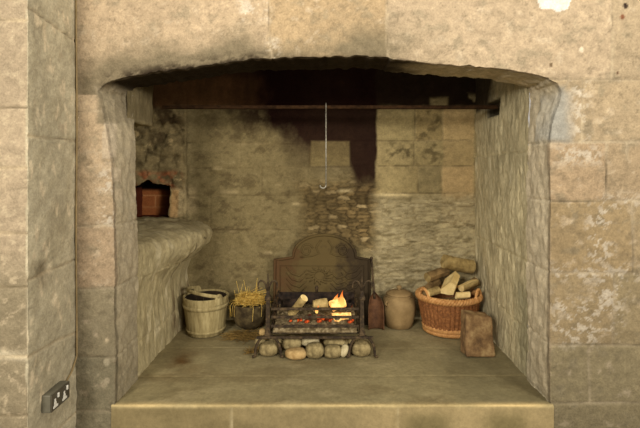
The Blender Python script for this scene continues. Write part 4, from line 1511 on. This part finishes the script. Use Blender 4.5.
for lay in (0, 1):
    g = []
    for i in range(nZ + 1):
        z = 0.29 * i / nZ
        h, c = half(z)
        g.append([bm.verts.new((c + h * (-1 + 2 * k / nX), 0.012 - 0.035 * abs(-1 + 2 * k / nX) ** 2.5 + 0.10 * z + (0.006 if lay else 0), z)) for k in range(nX + 1)])
    A.append(g)
    for i in range(nZ):
        for k in range(nX):
            q = (g[i][k], g[i][k + 1], g[i + 1][k + 1], g[i + 1][k])
            bm.faces.new(q if not lay else q[::-1])
f0, f1 = A
for k in range(nX):
    bm.faces.new((f0[0][k], f1[0][k], f1[0][k + 1], f0[0][k + 1]))
    bm.faces.new((f0[nZ][k], f0[nZ][k + 1], f1[nZ][k + 1], f1[nZ][k]))
for i in range(nZ):
    bm.faces.new((f0[i][0], f0[i + 1][0], f1[i + 1][0], f1[i][0]))
    bm.faces.new((f0[i][nX], f1[i][nX], f1[i + 1][nX], f0[i + 1][nX]))
bmesh.ops.recalc_face_normals(bm, faces=bm.faces)
link('blade', bm, M['shovel'], sv)
bm = bmesh.new()
tube(bm, [(-0.010, 0.030, 0.235), (-0.012, 0.045, 0.29), (-0.020, 0.085, 0.42), (-0.026, 0.115, 0.54)], [0.010, 0.010, 0.008, 0.008], 10)
bmesh.ops.create_uvsphere(bm, u_segments=12, v_segments=8, radius=0.014, matrix=Matrix.Translation((-0.026, 0.116, 0.548)))
tag(link('shaft', bm, M['iron'], sv), 'dark iron shaft')

# ============================================================ lidded jar
jar = thing('stoneware_jar', 'buff stoneware crock with a knobbed lid beside the log basket', 'jar', (wx(399, 1.235), 1.235, 0.0), 0.5)
bm = bmesh.new()
lathe(bm, [(0.098, 0.0), (0.108, 0.004), (0.120, 0.05), (0.134, 0.11), (0.1385, 0.16), (0.136, 0.20), (0.126, 0.226), (0.112, 0.240), (0.107, 0.246), (0.112, 0.252), (0.110, 0.258), (0.102, 0.257), (0.098, 0.22)], 72)
link('body', bm, M['jar'], jar)
bm = bmesh.new()
lathe(bm, [(0.100, 0.252), (0.106, 0.262), (0.106, 0.268), (0.096, 0.277), (0.062, 0.289), (0.026, 0.294), (0.004, 0.296)], 64, cap1=True)
lid = link('lid', bm, M['jar'], jar)
bm = bmesh.new()
lathe(bm, [(0.014, 0.290), (0.013, 0.302), (0.021, 0.312), (0.022, 0.322), (0.014, 0.330), (0.003, 0.333)], 32, cap1=True)
link('knob', bm, M['jar'], lid)
for s in (-1, 1):
    bm = bmesh.new()
    tube(bm, [(s * 0.128, -0.02, 0.215), (s * 0.146, -0.022, 0.222), (s * 0.150, -0.022, 0.204), (s * 0.136, -0.02, 0.186)], 0.009, 10)
    link('lug_handle', bm, M['jar'], jar)

# ============================================================ log basket
BX, BY = wx(448.5, 1.118), 1.118
bas = thing('wicker_basket', 'round brown wicker basket filled with split logs in the right corner', 'basket', (BX, BY, 0.0))
SX, SY = 1.0, 0.93
NSTK = 40


def weave(a, z, i):
    return 0.0090 * abs(math.sin(NSTK * a / 2)) + 0.0020 * math.cos(NSTK * a + (PI if (i // 2) % 2 else 0))


def rad(z):
    return float(np.interp(z, [0, 0.05, 0.15, 0.25, 0.31], [0.186, 0.196, 0.216, 0.234, 0.243]))


bm = bmesh.new()
prof = [(rad(z), z) for z in np.linspace(0.04, 0.278, 56)]
lathe(bm, prof, NSTK * 8, SX, SY, cap0=False, fn=weave)
link('woven_side', bm, M['wick'], bas)
bm = bmesh.new()
lathe(bm, [(0.001, 0.012)] + [(rad(z) - 0.012, z) for z in np.linspace(0.012, 0.29, 12)], 64, SX, SY, cap0=False)
link('lining', bm, M['wick'], bas)


def braid(bm, z0, r0, n, amp, rr, strands):
    for s in range(strands):
        pts = []
        for i in range(n * 8):
            a = 2 * PI * i / (n * 8)
            ph = n * a + 2 * PI * s / strands
            R = r0 + amp * math.cos(ph)
            pts.append((R * math.cos(a) * SX, R * math.sin(a) * SY, z0 + amp * 1.25 * math.sin(ph)))
        tube(bm, pts, rr, 6, closed=True)


bm = bmesh.new()
braid(bm, 0.286, 0.241, 22, 0.013, 0.0115, 3)
tag(link('rim', bm, M['wickpale'], bas), 'thick paler braided rim')
bm = bmesh.new()
braid(bm, 0.022, 0.188, 24, 0.009, 0.0095, 3)
braid(bm, 0.052, 0.194, 24, 0.009, 0.0095, 3)
tag(link('foot_band', bm, M['wickpale'], bas), 'paler braided band round the foot')
for a0 in (math.radians(-36), math.radians(206)):
    bm = bmesh.new()
    for s in range(2):
        pts = []
        for i in range(41):
            t = PI * i / 40
            w = 0.055 * math.cos(t)
            h = 0.075 * math.sin(t)
            tw = 0.006
            r = 0.240
            px_, py_ = r * math.cos(a0), r * math.sin(a0) * SY
            tx, ty = -math.sin(a0), math.cos(a0)
            ph = 9 * t + PI * s
            pts.append((px_ + tx * w + tw * math.cos(ph) * math.cos(a0), py_ + ty * w + tw * math.cos(ph) * math.sin(a0), 0.285 + h * (1 + tw / 0.07 * math.sin(ph))))
        tube(bm, pts, 0.0075, 8)
    link('handle', bm, M['wickpale'], bas)

LG = 'firewood in the wicker basket'
BK, BD, WD = M['bark'], M['barkdark'], M['wood']


def bl(name, a, b, r, mats, label, **kw):
    place_log(name, a, b, r, mats, label, 'log', LG, **kw)


bl('firewood_log', P3(444.2, 261.7, 1.17), P3(471.4, 266.8, 1.24), 0.057, [BK, BK], 'thick round barked log lying highest, across the top of the heap', seed=21, sides=20, amp=0.05)
bl('firewood_log', P3(446.3, 287.5, 0.98), P3(450.3, 276.6, 1.12), 0.070, [WD, WD], 'pale split log with broad cut face in the middle of heap', seed=22, split=0.42, roll=2.4, sides=12, amp=0.12)
bl('firewood_log', P3(460.5, 286.1, 1.01), P3(475, 280.1, 1.07), 0.042, [BK, WD], 'short pale split log pointing right, in front of the thick round log', seed=23, split=0.45, roll=2.9, sides=12, amp=0.1)
bl('firewood_log', P3(427.2, 277.6, 1.16), P3(446.5, 271, 1.26), 0.039, [BD, BK], 'dark barked log sloping up behind the pale split log', seed=24)
bl('firewood_log', P3(425, 292, 1.07), P3(437, 282, 1.23), 0.038, [BD, BD], 'dark log at the left side of heap, just inside the left handle', seed=25)
bl('firewood_log', P3(427.5, 293.6, 0.985), P3(438.5, 290, 1.035), 0.030, [BK, WD], 'brown split wedge at the front left, low against the rim', seed=26, split=0.5, roll=0.8, sides=10, amp=0.12)
bl('firewood_log', P3(455.7, 295.4, 0.96), P3(468.7, 294.4, 0.985), 0.027, [WD, WD], 'small pale chip of wood at the front, right of the large cut face', seed=27, split=0.4, roll=2.0, sides=10, amp=0.12)
bl('firewood_log', P3(459, 292.5, 1.10), P3(476, 281.5, 1.19), 0.038, [BD, BD], 'dark log poking out to the right above the right handle', seed=28)
bl('firewood_log', (BX - 0.12, BY + 0.02, 0.195), (BX + 0.12, BY + 0.05, 0.20), 0.055, [BD, WD], 'dark log deep in the basket beneath the rest', seed=29)

# ============================================================ worn stone block
bm = bmesh.new()
vs = box(bm, -0.103, 0.103, -0.055, 0.055, 0, 0.285, 0.012, 3)
bmesh.ops.subdivide_edges(bm, edges=[e for e in bm.edges if e.calc_length() > 0.05], cuts=14, use_grid_fill=True)
for v in bm.verts:
    t = v.co.z / 0.285
    v.co.x *= 1 - 0.10 * t
    v.co.x += 0.012 * t
    v.co.y += 0.06 * t
    v.co.z *= 1 - 0.13 * (v.co.x + 0.1) / 0.2 * t
noisy(bm, 0.014, 16, 5)
o = link('stone_block', bm, M['block'], loc=(wx(477.5, 0.66), 0.655, 0.005))
o.rotation_euler = (0, 0, 0.10)
tag(o, 'worn tawny stone block standing on end in front of the wicker basket', 'block')

# ============================================================ light
def area(name, loc, target, size, energy, col):
    l = bpy.data.lights.new(name, 'AREA')
    l.shape = 'DISK'
    l.size = size
    l.energy = energy
    l.color = col
    o = bpy.data.objects.new(name, l)
    C.objects.link(o)
    o.location = loc
    o.rotation_euler = (Vector(target) - Vector(loc)).to_track_quat('-Z', 'Y').to_euler()
    return o


area('flood_lamp', (3.7, -5.0, 2.5), (-0.4, 0.9, 0.6), 1.4, 310, (1.0, 0.94, 0.85))  # unseen flood added behind the camera, reaches the left cheek
area('flood_lamp', (-2.3, -5.2, 2.5), (0.4, 0.9, 0.6), 1.4, 310, (1.0, 0.94, 0.85))  # its unseen counterpart on the other side, added for the right cheek
area('upper_front_fill', (0.3, -1.9, 3.7), (0.2, 0.0, 2.3), 1.2, 42, (1.0, 0.94, 0.85))  # unseen fill light added to brighten the upper chimney breast

w = bpy.data.worlds.new('World')
bpy.context.scene.world = w
w.use_nodes = True
w.node_tree.nodes['Background'].inputs[0].default_value = (1.0, 0.93, 0.83, 1)
w.node_tree.nodes['Background'].inputs[1].default_value = 0.52

# ============================================================ camera
cd = bpy.data.cameras.new('Camera')
cam = bpy.data.objects.new('Camera', cd)
C.objects.link(cam)
cam.location = (0, CAMY, CAMZ)
cam.rotation_euler = (PI / 2, 0, 0)
cd.sensor_fit = 'HORIZONTAL'
cd.sensor_width = 36
cd.lens = 36 * F / 640
cd.shift_x = (320 - CX) / 640
cd.shift_y = -(214 - CY) / 640
sc = bpy.context.scene
sc.camera = cam
sc.view_settings.view_transform = 'Standard'
sc.view_settings.look = 'None'
sc.view_settings.gamma = 1
sc.view_settings.use_curve_mapping = False
sc.view_settings.exposure = 0.0
